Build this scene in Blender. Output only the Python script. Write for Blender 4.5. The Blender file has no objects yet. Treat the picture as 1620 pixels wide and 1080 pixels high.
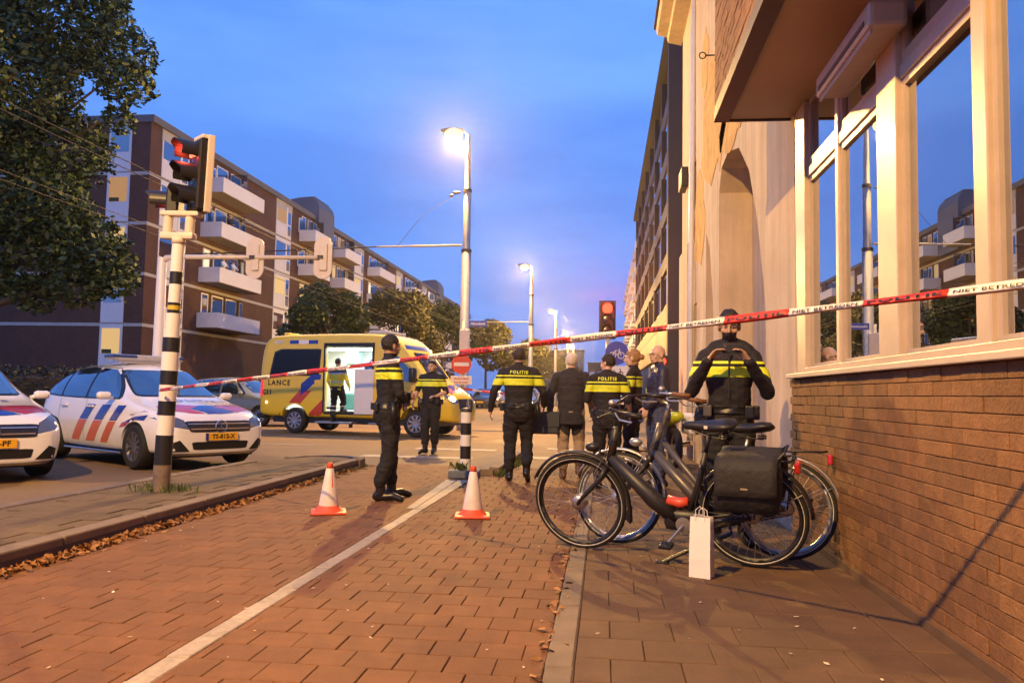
import bpy, bmesh, math, random
import numpy as np
from math import radians as rad, sin, cos, pi
from mathutils import Vector, Matrix, noise
from mathutils.bvhtree import BVHTree
random.seed(7)
SC = bpy.context.scene
COL = SC.collection

# ------------------------------------------------------------------ camera
CAM_H = 1.17
def cam_basis(yaw, pitch, roll):
    f = Vector((-sin(yaw)*cos(pitch), cos(yaw)*cos(pitch), sin(pitch)))
    r = Vector((cos(yaw), sin(yaw), 0)); u = r.cross(f)
    return cos(roll)*r + sin(roll)*u, -sin(roll)*r + cos(roll)*u, f
cr, cu, cf = cam_basis(rad(6.6), rad(3.75), rad(1.0))
cd = bpy.data.cameras.new('camera'); cam = bpy.data.objects.new('camera', cd); COL.objects.link(cam)
M = Matrix((cr, cu, -cf)).transposed().to_4x4(); M.translation = (0, 0, CAM_H)
cam.matrix_world = M
cd.sensor_width = 36; cd.lens = 28.0; cd.clip_end = 3000; cd.clip_start = 0.05
SC.camera = cam

# ------------------------------------------------------------------ sky: blue hour with thin cloud
W = bpy.data.worlds.new('World'); SC.world = W; W.use_nodes = True
nt = W.node_tree; N = nt.nodes; L = nt.links; N.clear()
out = N.new('ShaderNodeOutputWorld')
sky = N.new('ShaderNodeTexSky'); sky.sky_type = 'NISHITA'; sky.sun_disc = False
sky.sun_elevation = rad(0.5); sky.sun_rotation = rad(200); sky.air_density = 1.2; sky.dust_density = .6; sky.ozone_density = 4.0
bg1 = N.new('ShaderNodeBackground'); bg1.inputs[1].default_value = 0.05
L.new(sky.outputs[0], bg1.inputs[0])
tc = N.new('ShaderNodeTexCoord'); sep = N.new('ShaderNodeSeparateXYZ'); L.new(tc.outputs['Generated'], sep.inputs[0])
rmp = N.new('ShaderNodeValToRGB'); L.new(sep.outputs[2], rmp.inputs[0])
e = rmp.color_ramp.elements
e[0].position = 0.0; e[0].color = (.10, .20, .56, 1)
e[1].position = 1.0; e[1].color = (.11, .27, .78, 1)
x = e.new(.10); x.color = (.09, .22, .66, 1)
x = e.new(.45); x.color = (.105, .275, .80, 1)
mp = N.new('ShaderNodeMapping'); mp.inputs['Scale'].default_value = (1.1, 1.1, 4.2); L.new(tc.outputs['Generated'], mp.inputs[0])
nz = N.new('ShaderNodeTexNoise'); nz.inputs['Scale'].default_value = 1.8; nz.inputs['Detail'].default_value = 6; nz.inputs['Roughness'].default_value = .55
L.new(mp.outputs[0], nz.inputs[0])
cr2 = N.new('ShaderNodeValToRGB'); L.new(nz.outputs[0], cr2.inputs[0])
cr2.color_ramp.elements[0].position = .42; cr2.color_ramp.elements[0].color = (.84, .86, .90, 1)
cr2.color_ramp.elements[1].position = .66; cr2.color_ramp.elements[1].color = (1.28, 1.18, 1.06, 1)
mul = N.new('ShaderNodeMix'); mul.data_type = 'RGBA'; mul.blend_type = 'MULTIPLY'; mul.inputs[0].default_value = 1
L.new(rmp.outputs[0], mul.inputs[6]); L.new(cr2.outputs[0], mul.inputs[7])
bg2 = N.new('ShaderNodeBackground'); bg2.inputs[1].default_value = 1.42; L.new(mul.outputs[2], bg2.inputs[0])
add = N.new('ShaderNodeAddShader'); L.new(bg1.outputs[0], add.inputs[0]); L.new(bg2.outputs[0], add.inputs[1])
L.new(add.outputs[0], out.inputs[0])

vs = SC.view_settings; vs.view_transform = 'Standard'; vs.look = 'None'; vs.exposure = 0.0; vs.gamma = 1.0
vs.use_curve_mapping = False
SC.cycles.max_bounces = 6; SC.cycles.diffuse_bounces = 3; SC.cycles.glossy_bounces = 4; SC.cycles.transmission_bounces = 6
SC.cycles.use_denoising = True; SC.cycles.sample_clamp_indirect = 6.0; SC.cycles.caustics_reflective = False; SC.cycles.caustics_refractive = False

LAMP_COL = (1.0, .57, .15); LAMP_W = 11800.0

# ------------------------------------------------------------------ materials
MATS = {}
def mat(name, col, rough=.6, metal=0., var=.12, scale=8., bump=0., bscale=None, spec=.5, emit=None, estr=0., island=0., coat=0., alpha=None, detail=4, world=0., streak=0.):
    if name in MATS: return MATS[name]
    m = bpy.data.materials.new(name); m.use_nodes = True; t = m.node_tree; b = t.nodes['Principled BSDF']
    b.inputs['Roughness'].default_value = rough; b.inputs['Metallic'].default_value = metal
    b.inputs['Specular IOR Level'].default_value = spec; b.inputs['Coat Weight'].default_value = coat
    b.inputs['Coat Roughness'].default_value = .08
    c = (*col, 1)
    b.inputs['Base Color'].default_value = c
    tcx = t.nodes.new('ShaderNodeTexCoord')
    src = None
    if var > 0 or island > 0:
        n = t.nodes.new('ShaderNodeTexNoise'); n.inputs['Scale'].default_value = scale; n.inputs['Detail'].default_value = detail
        n.inputs['Roughness'].default_value = .62
        wp = t.nodes.new('ShaderNodeNewGeometry'); vec = wp.outputs['Position'] if world > 0 else tcx.outputs['Object']
        t.links.new(vec, n.inputs['Vector'])
        mr = t.nodes.new('ShaderNodeMapRange'); mr.inputs[1].default_value = .25; mr.inputs[2].default_value = .75
        mr.inputs[3].default_value = 1 - var; mr.inputs[4].default_value = 1 + var
        t.links.new(n.outputs[0], mr.inputs[0]); src = mr.outputs[0]
        for sc_, amt, st_ in ((.9, world, 1.), (3.5, streak, .06)):
            if amt <= 0: continue
            mpp = t.nodes.new('ShaderNodeMapping'); mpp.inputs['Scale'].default_value = (1, 1, st_); t.links.new(vec, mpp.inputs[0])
            n3 = t.nodes.new('ShaderNodeTexNoise'); n3.inputs['Scale'].default_value = sc_; n3.inputs['Detail'].default_value = 7; n3.inputs['Roughness'].default_value = .68; t.links.new(mpp.outputs[0], n3.inputs['Vector'])
            m3 = t.nodes.new('ShaderNodeMapRange'); m3.inputs[1].default_value = .33; m3.inputs[2].default_value = .62; m3.inputs[3].default_value = 1-amt; m3.inputs[4].default_value = 1+amt*.4; t.links.new(n3.outputs[0], m3.inputs[0])
            mm3 = t.nodes.new('ShaderNodeMath'); mm3.operation = 'MULTIPLY'; t.links.new(src, mm3.inputs[0]); t.links.new(m3.outputs[0], mm3.inputs[1]); src = mm3.outputs[0]
        if island > 0:
            gi = t.nodes.new('ShaderNodeNewGeometry'); oi = t.nodes.new('ShaderNodeObjectInfo')
            ad = t.nodes.new('ShaderNodeMath'); ad.operation = 'ADD'
            t.links.new(gi.outputs['Random Per Island'], ad.inputs[0]); t.links.new(oi.outputs['Random'], ad.inputs[1])
            fr = t.nodes.new('ShaderNodeMath'); fr.operation = 'FRACT'; t.links.new(ad.outputs[0], fr.inputs[0])
            m2 = t.nodes.new('ShaderNodeMapRange'); m2.inputs[3].default_value = 1 - island; m2.inputs[4].default_value = 1 + island
            t.links.new(fr.outputs[0], m2.inputs[0])
            mm = t.nodes.new('ShaderNodeMath'); mm.operation = 'MULTIPLY'
            t.links.new(src, mm.inputs[0]); t.links.new(m2.outputs[0], mm.inputs[1]); src = mm.outputs[0]
        hs = t.nodes.new('ShaderNodeHueSaturation'); hs.inputs['Color'].default_value = c
        t.links.new(src, hs.inputs['Value']); t.links.new(hs.outputs[0], b.inputs['Base Color'])
    if bump > 0:
        n2 = t.nodes.new('ShaderNodeTexNoise'); n2.inputs['Scale'].default_value = bscale or scale*6; n2.inputs['Detail'].default_value = 3
        t.links.new(t.nodes.new('ShaderNodeNewGeometry').outputs['Position'] if world > 0 else tcx.outputs['Object'], n2.inputs['Vector'])
        bp = t.nodes.new('ShaderNodeBump'); bp.inputs['Strength'].default_value = bump; bp.inputs['Distance'].default_value = .02
        t.links.new(n2.outputs[0], bp.inputs['Height']); t.links.new(bp.outputs[0], b.inputs['Normal'])
    if emit:
        b.inputs['Emission Color'].default_value = (*emit, 1); b.inputs['Emission Strength'].default_value = estr
    MATS[name] = m
    return m
def glassmat(name, tint=(.02, .025, .03), rough=.02, clear=0., lo=.30):
    """window pane: sharp mirror over a dark or clear body"""
    if name in MATS: return MATS[name]
    m = bpy.data.materials.new(name); m.use_nodes = True; t = m.node_tree; t.nodes.clear()
    o = t.nodes.new('ShaderNodeOutputMaterial'); gl = t.nodes.new('ShaderNodeBsdfGlossy'); gl.inputs['Roughness'].default_value = rough
    gl.inputs['Color'].default_value = (.92, .95, 1, 1)
    if clear > 0:
        bs = t.nodes.new('ShaderNodeBsdfTransparent'); bs.inputs[0].default_value = (clear, clear, clear, 1)
    else:
        bs = t.nodes.new('ShaderNodeBsdfDiffuse'); bs.inputs[0].default_value = (*tint, 1)
    fr = t.nodes.new('ShaderNodeFresnel'); fr.inputs[0].default_value = 1.9
    mr = t.nodes.new('ShaderNodeMapRange'); mr.inputs[1].default_value = .05; mr.inputs[2].default_value = .6; mr.inputs[3].default_value = lo; mr.inputs[4].default_value = .95
    t.links.new(fr.outputs[0], mr.inputs[0])
    mx = t.nodes.new('ShaderNodeMixShader'); t.links.new(mr.outputs[0], mx.inputs[0]); t.links.new(bs.outputs[0], mx.inputs[1]); t.links.new(gl.outputs[0], mx.inputs[2])
    t.links.new(mx.outputs[0], o.inputs[0]); MATS[name] = m
    return m
def emat(name, col, s):
    return mat(name, (.02, .02, .02), .5, 0, 0, emit=col, estr=s)
def lens(name, core, edge):
    return mat(name, edge, .3, 0, 0, emit=core, estr=1)

def brickwall_mat(name, c1, c2, mortar, bw=.215, bh=.065):
    m = bpy.data.materials.new(name); m.use_nodes = True; t = m.node_tree; b = t.nodes['Principled BSDF']; b.inputs['Roughness'].default_value = .85
    tcx = t.nodes.new('ShaderNodeTexCoord'); s = t.nodes.new('ShaderNodeSeparateXYZ'); t.links.new(tcx.outputs['Object'], s.inputs[0])
    ad = t.nodes.new('ShaderNodeMath'); ad.operation = 'ADD'; t.links.new(s.outputs[0], ad.inputs[0]); t.links.new(s.outputs[1], ad.inputs[1])
    cb = t.nodes.new('ShaderNodeCombineXYZ'); t.links.new(ad.outputs[0], cb.inputs[0]); t.links.new(s.outputs[2], cb.inputs[1])
    br = t.nodes.new('ShaderNodeTexBrick'); br.inputs['Scale'].default_value = 1; br.inputs['Brick Width'].default_value = bw; br.inputs['Row Height'].default_value = bh
    br.inputs['Mortar Size'].default_value = .006; br.inputs['Color1'].default_value = (*c1, 1); br.inputs['Color2'].default_value = (*c2, 1); br.inputs['Mortar'].default_value = (*mortar, 1)
    t.links.new(cb.outputs[0], br.inputs['Vector'])
    n = t.nodes.new('ShaderNodeTexNoise'); n.inputs['Scale'].default_value = .5; n.inputs['Detail'].default_value = 6; t.links.new(tcx.outputs['Object'], n.inputs['Vector'])
    mr = t.nodes.new('ShaderNodeMapRange'); mr.inputs[1].default_value = .3; mr.inputs[2].default_value = .7; mr.inputs[3].default_value = .78; mr.inputs[4].default_value = 1.15; t.links.new(n.outputs[0], mr.inputs[0])
    hs = t.nodes.new('ShaderNodeHueSaturation'); t.links.new(br.outputs[0], hs.inputs['Color']); t.links.new(mr.outputs[0], hs.inputs['Value']); t.links.new(hs.outputs[0], b.inputs['Base Color'])
    MATS[name] = m
    return m

# ------------------------------------------------------------------ mesh helpers
class MB:
    def __init__(s): s.v = []; s.f = []; s.M = Matrix.Identity(4)
    def add(s, vs, fs):
        k = len(s.v); s.v += [tuple(s.M @ Vector(p)) for p in vs]; s.f += [tuple(i+k for i in f) for f in fs]; return s
    def box(s, x0, x1, y0, y1, z0, z1, b=0.):
        if b <= 0:
            v = [(x0,y0,z0),(x1,y0,z0),(x1,y1,z0),(x0,y1,z0),(x0,y0,z1),(x1,y0,z1),(x1,y1,z1),(x0,y1,z1)]
            return s.add(v, [(0,3,2,1),(4,5,6,7),(0,1,5,4),(1,2,6,5),(2,3,7,6),(3,0,4,7)])
        bm = bmesh.new(); bmesh.ops.create_cube(bm, size=1)
        for q in bm.verts: q.co = Vector(((x0+x1)/2+q.co.x*(x1-x0), (y0+y1)/2+q.co.y*(y1-y0), (z0+z1)/2+q.co.z*(z1-z0)))
        bmesh.ops.bevel(bm, geom=bm.edges[:], offset=b, segments=2, affect='EDGES', profile=.5)
        bm.verts.index_update(); r = s.add([q.co[:] for q in bm.verts], [[q.index for q in f.verts] for f in bm.faces]); bm.free(); return r
    def loft(s, rings, cap=True, closed=True):
        n = len(rings[0]); v = [p for r in rings for p in r]; f = []
        for i in range(len(rings)-1):
            for j in range(n if closed else n-1):
                a = i*n+j; b = i*n+(j+1) % n; f.append((a, b, b+n, a+n))
        if cap: f.append(tuple(range(n-1, -1, -1))); f.append(tuple(range((len(rings)-1)*n, len(rings)*n)))
        return s.add(v, f)
    def tube(s, pts, r, n=8, cap=True):
        pts = [Vector(p) for p in pts]; rr = r if isinstance(r, (list, tuple)) else [r]*len(pts)
        rings = []; up = None
        for i, p in enumerate(pts):
            d = (pts[min(i+1, len(pts)-1)] - pts[max(i-1, 0)]).normalized()
            if up is None: up = d.orthogonal().normalized()
            up = (up - d*up.dot(d)).normalized(); w = d.cross(up)
            rings.append([tuple(p + (up*cos(a)+w*sin(a))*rr[i]) for a in [2*pi*k/n for k in range(n)]])
        return s.loft(rings, cap)
    def cyl(s, p0, p1, r0, r1=None, n=12): return s.tube([p0, p1], [r0, r0 if r1 is None else r1], n)
    def lathe(s, prof, n=16, axis='z', c=(0,0,0), cap=False):
        rings = []
        for r, h in prof:
            ring = []
            for k in range(n):
                a = 2*pi*k/n
                if axis == 'z': p = (c[0]+r*cos(a), c[1]+r*sin(a), c[2]+h)
                elif axis == 'y': p = (c[0]+r*cos(a), c[1]+h, c[2]+r*sin(a))
                else: p = (c[0]+h, c[1]+r*cos(a), c[2]+r*sin(a))
                ring.append(p)
            rings.append(ring)
        return s.loft(rings, cap)
    def torus(s, R, r, n=40, m=8, axis='y', c=(0,0,0), sq=1.):
        return s.lathe([(R+r*cos(2*pi*k/m), r*sq*sin(2*pi*k/m)) for k in range(m+1)], n, axis, c)
    def ball(s, c, r, n=10, m=7):
        rx, ry, rz = r if isinstance(r, (tuple, list)) else (r, r, r)
        v = [(c[0], c[1], c[2]-rz)]; f = []
        for i in range(1, m):
            ph = -pi/2+pi*i/m
            for k in range(n):
                a = 2*pi*k/n; v.append((c[0]+rx*cos(ph)*cos(a), c[1]+ry*cos(ph)*sin(a), c[2]+rz*sin(ph)))
        v.append((c[0], c[1], c[2]+rz)); t = len(v)-1
        for k in range(n):
            f.append((0, 1+(k+1) % n, 1+k)); f.append((t, t-n+k, t-n+(k+1) % n))
            for i in range(m-2): a = 1+i*n+k; b = 1+i*n+(k+1) % n; f.append((a, b, b+n, a+n))
        return s.add(v, f)
    def prism(s, poly, d0, d1, axis='y'):
        def P(u, w, d): return {'y': (u, d, w), 'x': (d, u, w), 'z': (u, w, d)}[axis]
        n = len(poly); v = [P(u, w, d0) for u, w in poly]+[P(u, w, d1) for u, w in poly]
        return s.add(v, [tuple(range(n)), tuple(range(2*n-1, n-1, -1))]+[(i, i+n, (i+1) % n+n, (i+1) % n) for i in range(n)])
    def mesh(s, name, m=None, smooth=False):
        me = bpy.data.meshes.new(name); me.from_pydata(s.v, [], s.f)
        bm = bmesh.new(); bm.from_mesh(me); bmesh.ops.recalc_face_normals(bm, faces=bm.faces[:]); bm.to_mesh(me); bm.free()
        if m: me.materials.append(m)
        if smooth: me.polygons.foreach_set('use_smooth', [True]*len(me.polygons))
        return me
    def build(s, name, m=None, parent=None, smooth=False, auto=None):
        me = s.mesh(name, m, smooth or auto is not None)
        if auto is not None: sharpen(me, auto)
        return link(name, me, parent)
def sharpen(me, ang):
    bm = bmesh.new(); bm.from_mesh(me)
    for ed in bm.edges:
        if len(ed.link_faces) != 2 or ed.calc_face_angle(0) > rad(ang): ed.smooth = False
    bm.to_mesh(me); bm.free()
def link(name, me, parent=None, loc=None, rz=None):
    o = bpy.data.objects.new(name, me); COL.objects.link(o)
    if parent: o.parent = parent
    if loc: o.location = loc
    if rz is not None: o.rotation_euler = (0, 0, rz)
    return o
def tag(o, label=None, cat=None, group=None, kind=None):
    for k, v in (('label', label), ('category', cat), ('group', group), ('kind', kind)):
        if v: o[k] = v
    return o
def thing(name, label, cat, loc=(0,0,0), rz=0., group=None):
    o = bpy.data.objects.new(name, None); COL.objects.link(o); o.location = loc; o.rotation_euler = (0, 0, rz); o.empty_display_size = .2
    return tag(o, label, cat, group)
def struct(o): o['kind'] = 'structure'; return o
def copy_tree(o, parent=None):
    c = o.copy(); COL.objects.link(c); c.parent = parent
    for ch in [q for q in o.children]: copy_tree(ch, c)
    return c
def evalmesh(o):
    dg = bpy.context.evaluated_depsgraph_get(); dg.update()
    me = bpy.data.meshes.new_from_object(o.evaluated_get(dg)); return me
def kill(o):
    bpy.data.objects.remove(o, do_unlink=True)
def text_mesh(txt, size, extr=.0, bold=False, sp=1.0, align='CENTER'):
    cu = bpy.data.curves.new('t', 'FONT'); cu.body = txt; cu.size = size; cu.extrude = extr; cu.align_x = align; cu.align_y = 'CENTER'; cu.space_character = sp
    cu.resolution_u = 2; cu.offset = size*.03 if bold else 0
    o = bpy.data.objects.new('t', cu); COL.objects.link(o); me = evalmesh(o); kill(o); return me
def place_text(txt, size, m, name, parent, loc, rot, sp=1.0, extr=.002, bold=True, sx=1.):
    me = text_mesh(txt, size, extr, bold, sp); me.materials.clear(); me.materials.append(m)
    o = link(name, me, parent, loc); o.rotation_euler = rot; o.scale = (sx, 1, 1); return o

def bvh_of(me): return BVHTree.FromPolygons([v.co[:] for v in me.vertices], [p.vertices[:] for p in me.polygons])
def rays(axis):
    return {'-y': (lambda u, w: Vector((u, -9, w)), Vector((0, 1, 0))), '+y': (lambda u, w: Vector((u, 9, w)), Vector((0, -1, 0))),
            '+x': (lambda u, w: Vector((9, u, w)), Vector((-1, 0, 0))), '-x': (lambda u, w: Vector((-9, u, w)), Vector((1, 0, 0))),
            '+z': (lambda u, w: Vector((u, w, 9)), Vector((0, 0, -1)))}[axis]
def decal(bvh, poly, axis, off, m, name, parent, res=.08, maxd=None, me2=None):
    """a thin panel cut to poly (2-D) that lies on the surface"""
    bm = bmesh.new()
    if me2 is not None: bm.from_mesh(me2)
    else:
        bm.faces.new([bm.verts.new((u, w, 0)) for u, w in poly]); bmesh.ops.triangulate(bm, faces=bm.faces[:])
    for _ in range(6):
        es = [q for q in bm.edges if q.calc_length() > res]
        if not es: break
        bmesh.ops.subdivide_edges(bm, edges=es, cuts=1); bmesh.ops.triangulate(bm, faces=bm.faces[:])
    org, d = rays(axis); bad = []
    for q in bm.verts:
        h, nrm, _, _ = bvh.ray_cast(org(q.co.x, q.co.y), d)
        if h is None: bad.append(q); continue
        if nrm.dot(d) > 0: nrm = -nrm
        q.co = h+nrm*off-d*.001
    if bad: bmesh.ops.delete(bm, geom=bad, context='VERTS')
    bmesh.ops.recalc_face_normals(bm, faces=bm.faces[:])
    me = bpy.data.meshes.new(name); bm.to_mesh(me); bm.free()
    if me2 is not None: me.materials.clear()
    me.materials.append(m); me.polygons.foreach_set('use_smooth', [True]*len(me.polygons))
    return link(name, me, parent)
def text_decal(bvh, txt, size, u, w, axis, off, m, name, parent, flip=1, sp=1.1, rot=0):
    me = text_mesh(txt, size, 0, True, sp)
    for v in me.vertices:
        a, b = v.co.x*flip, v.co.y
        a, b = a*cos(rot)-b*sin(rot), a*sin(rot)+b*cos(rot)
        v.co = (u+a, w+b, 0)
    return decal(bvh, None, axis, off, m, name, parent, res=.2, me2=me)
# ------------------------------------------------------------------ shared materials
m_asph = mat('asphalt', (.105, .085, .07), .85, var=.25, scale=1.2, bump=.25, bscale=160, detail=8)
m_pave = mat('paver_brick', (.170, .068, .018), .82, var=.16, scale=7, bump=.3, bscale=90, island=.09, world=.26)
m_joint = mat('joint_sand', (.13, .057, .016), .95, var=.3, scale=20, world=.2)
m_tile = mat('pavement_tile', (.120, .064, .029), .85, var=.15, scale=5, bump=.25, bscale=90, island=.07, world=.28)
m_kerb = mat('kerb_concrete', (.20, .145, .095), .85, var=.18, scale=6, bump=.25, bscale=90, island=.08, world=.25)
m_kerbdark = mat('kerb_dark', (.07, .05, .042), .85, var=.25, scale=8, bump=.2)
m_island = mat('island_paving', (.125, .082, .038), .9, var=.25, scale=2.2, bump=.3, bscale=80, island=.10, detail=8, world=.3)
m_paint = mat('road_paint', (.36, .29, .215), .7, var=.25, scale=22, bump=.2, island=.10, world=.22, detail=7)
m_wallbrick = mat('wall_brick', (.21, .096, .032), .8, var=.2, scale=14, bump=.35, bscale=60, island=.17, world=.30)
m_mortar = mat('mortar', (.19, .092, .032), .95, var=.2, scale=30)
m_stucco = mat('stucco', (.55, .43, .32), .85, var=.12, scale=1.6, bump=.2, bscale=45, detail=8, world=.14, streak=.20)
m_soffit = mat('soffit_board', (.50, .40, .30), .7, var=.05, scale=2)
m_frame = mat('window_frame_paint', (.50, .395, .315), .38, var=.10, scale=7, coat=.2)
m_fascia = mat('dark_fascia', (.055, .04, .035), .6, var=.15)
m_conc = mat('pale_concrete', (.44, .43, .44), .8, var=.1, scale=.6)
m_whitep = mat('white_panel', (.66, .66, .70), .5, var=.06, scale=1)
m_white = mat('white_paint', (.78, .76, .73), .35, var=.03)
m_black = mat('black_paint', (.012, .011, .011), .45, var=.1)
m_steel = mat('galvanised_steel', (.38, .36, .34), .42, .75, var=.15, scale=5)
m_darksteel = mat('dark_steel', (.06, .058, .056), .45, .5, var=.15)
m_glassdark = glassmat('dark_window_glass')
m_glassclear = glassmat('shop_glass', clear=.55, rough=.005, lo=.52)
m_lampglow = emat('lamp_glow', (1, .62, .22), 3.0)
m_aptbrick = brickwall_mat('apartment_brick', (.115, .046, .027), (.080, .034, .021), (.08, .05, .036))
m_lit = [emat('lit_room_warm', (1, .62, .22), .75), emat('lit_room_amber', (1, .50, .15), .45), emat('lit_room_pale', (1, .80, .50), 1.2)]
m_leaf_litter = mat('fallen_leaf', (.28, .13, .04), .8, var=.3, scale=30, island=.45)
m_grass = mat('weed_green', (.09, .12, .025), .7, var=.3, scale=20, island=.3)
m_red = mat('red_plastic', (.55, .03, .02), .4, var=.06)

# ------------------------------------------------------------------ ground
g = MB(); g.add([(-160, -30, -.03), (160, -30, -.03), (160, 420, -.03), (-160, 420, -.03)], [(0, 1, 2, 3)])
struct(g.build('ground', m_asph))
g = MB(); g.add([(-27, -29, -.012), (3.3, -29, -.012), (3.3, 418, -.012), (-27, 418, -.012)], [(0, 1, 2, 3)])
struct(g.build('road', mat('road_asphalt', (.19, .118, .052), .8, var=.16, scale=.8, bump=.3, bscale=140, detail=9)))

def brick_mesh(name, sx, sy, sz, m, b=.006):
    q = MB(); q.box(-sx/2, sx/2, -sy/2, sy/2, -sz, 0)
    me = q.mesh(name, m); bm = bmesh.new(); bm.from_mesh(me)
    es = [ed for ed in bm.edges if all(v.co.z > -1e-5 for v in ed.verts)]
    bmesh.ops.bevel(bm, geom=es, offset=b, segments=1, affect='EDGES'); bm.to_mesh(me); bm.free(); return me
def pieces(spots, me, name, parent, limit=300, key=None, jit=.0015, tilt=.004):
    """spots (x,y,z,rz): the first ones (largest in view) single objects, the rest one joined part"""
    spots = sorted(spots, key=key or (lambda p: (p[0]**2+p[1]**2)))
    base = [v.co.copy() for v in me.vertices]; fs = [p.vertices[:] for p in me.polygons]; rest = MB()
    for i, (x, y, z, rz) in enumerate(spots):
        rot = (random.uniform(-tilt, tilt), random.uniform(-tilt, tilt), rz+random.uniform(-tilt, tilt))
        lc = (x+random.uniform(-jit, jit), y+random.uniform(-jit, jit), z+random.uniform(-jit, jit))
        if i < limit:
            o = link(name, me, parent, lc); o.rotation_euler = rot
        else:
            from mathutils import Euler
            Mx = Matrix.Translation(lc) @ Euler(rot).to_matrix().to_4x4(); rest.M = Mx; rest.add([c[:] for c in base], fs)
    if rest.v:
        o = rest.build(name+'_remainder', me.materials[0], parent); o['kind'] = 'stuff'

# cycle path of square pavers between the left kerb and the flush kerb
g = MB(); g.add([(-3.74, -3, -.008), (-.14, -3, -.008), (-.14, 12.6, -.008), (-3.74, 12.6, -.008)], [(0, 1, 2, 3)])
path = struct(g.build('cycle_path', m_joint))
pw = .212; me = brick_mesh('paver', pw-.004, pw-.004, .05, m_pave, .0035); sp = []
LINE_X = -1.83
CUT = {}
half = []
for j in range(0, 50):
    y = 2.2+j*pw; off = (j % 2)*pw/2; x = -.24+off
    while x > -3.75:
        for lo_, hi_ in ((-3.70, LINE_X-.056 if y < 9.4 else LINE_X), (LINE_X+.056 if y < 9.4 else LINE_X, -.24)):
            a_, b_ = max(x-pw, lo_), min(x, hi_); w = b_-a_
            if w < .025: continue
            if w > pw-.004: sp.append(((a_+b_)/2, y, .003, 0))
            else: half.append((round(w, 2), (a_+b_)/2, y))
        x -= pw
pieces(sp, me, 'paver', path, key=lambda p: p[1]+abs(p[0]+1.0)*.35)
for w, x, y in half:
    if y > 9.5: continue
    if w not in CUT: CUT[w] = brick_mesh('cut_paver', w-.004, pw-.004, .05, m_pave, .0035)
    link('cut_paver', CUT[w], path, (x, y, .003+random.uniform(-.001, .001)))
lm = brick_mesh('line_brick', .105, .298, .05, m_paint, .005); ls = [(LINE_X, 2.3+k*.303, .0045, 0) for k in range(23)]
pieces(ls, lm, 'line_brick', path)
# painted wedge in front of the bollard
wd = MB()
for k in range(8):
    y0 = 7.9+k*.34; y1 = y0+.33; t0, t1 = k/8, (k+1)/8
    for a, b in ((0, .46), (.5, 1)):
        w0, w1 = .10+.22*t0, .10+.22*t1
        x0a, x0b = LINE_X-.06-w0*.6, LINE_X+.06; x1a, x1b = LINE_X-.06-w1*.6, LINE_X+.06
        wd.add([(x0a+(x0b-x0a)*a, y0, .0085), (x0a+(x0b-x0a)*b, y0, .0085), (x1a+(x1b-x1a)*b, y1, .0085), (x1a+(x1b-x1a)*a, y1, .0085)], [(0, 1, 2, 3)])
wd.build('painted_wedge', m_paint, path)
# zebra-like crossing marks beyond
for k, (x0, x1, y0, y1) in enumerate([(-4.4, -2.35, 14.1, 14.55), (-1.4, .6, 14.6, 15.1), (-3.9, -2.2, 16.3, 16.7), (-1.2, 1.2, 17.2, 17.6), (-9.5, -6.2, 16.6, 16.8)]):
    q = MB(); q.add([(x0, y0, -.006), (x1, y0, -.006), (x1, y1, -.006), (x0, y1, -.006)], [(0, 1, 2, 3)])
    struct(q.build('road_marking', m_paint))

# flush kerb and right pavement
g = MB(); g.add([(-.245, -3, -.006), (1.66, -3, -.006), (1.66, 18, -.006), (-.245, 18, -.006)], [(0, 1, 2, 3)])
pav = struct(g.build('pavement', m_joint))
km = brick_mesh('kerb_stone', .125, .985, .1, m_kerb, .01)
pieces([(-.175, 2.0+k*.993, .012, 0) for k in range(15)], km, 'kerb_stone', pav)
tm = brick_mesh('tile', .304, .296, .05, m_tile, .004); hm = brick_mesh('half_tile', .150, .296, .05, m_tile, .004); sp = []; hs = []
for j in range(0, 42):
    y = 2.0+j*.30
    if j % 2 == 0: sp += [(-.11+.154+.308*i, y, .004, 0) for i in range(5)]
    else:
        sp += [(-.11+.308+.308*i, y, .004, 0) for i in range(4)]; hs += [(-.11+.077, y, .004, 0), (1.43-.077, y, .004, 0)]
pieces(sp, tm, 'tile', pav); pieces(hs, hm, 'half_tile', pav)
bm_ = brick_mesh('border_slab', .21, .595, .05, m_tile, .005)
pieces([(1.54, 1.9+k*.60, .006, 0) for k in range(24)], bm_, 'border_slab', pav)

# raised island on the left with its kerb
isl_poly = [(-5.2, -3), (-3.86, -3), (-3.86, 11.9), (-3.95, 12.25), (-4.2, 12.42), (-4.55, 12.35), (-4.8, 12.0), (-5.0, 11.3), (-5.1, 9)]
q = MB(); q.prism(isl_poly, -.02, .115, 'z'); isl = struct(q.build('traffic_island', m_island))
im = brick_mesh('island_slab', .295, .295, .05, m_island, .004)
sp = []
for j in range(48):
    for i in range(4):
        x = -5.0+.15+i*.30-(.15 if j % 2 else 0)+.02; y = 2.2+j*.30
        if y < 11.7 and -4.95 < x < -3.98: sp.append((x, y, .123, 0))
pieces(sp, im, 'island_slab', isl)
ks = MB(); ks.box(-.075, .075, -.49, .49, -.15, 0, .014); kme = ks.mesh('kerb_stone', m_kerb)
for k in range(15): link('kerb_stone', kme, isl, (-3.785, -2.2+k*.99, .13)).rotation_euler = (0, 0, random.uniform(-.004, .004))
kd = MB(); kd.prism([(-3.712, -.02), (-3.700, -.02), (-3.707, .07), (-3.712, .07)], -2.7, 12.1, 'y'); kd.build('kerb_face_strip', m_kerbdark, isl)  # darker strip along the lower kerb face
c0 = Vector((-4.3, 12.05))
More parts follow.
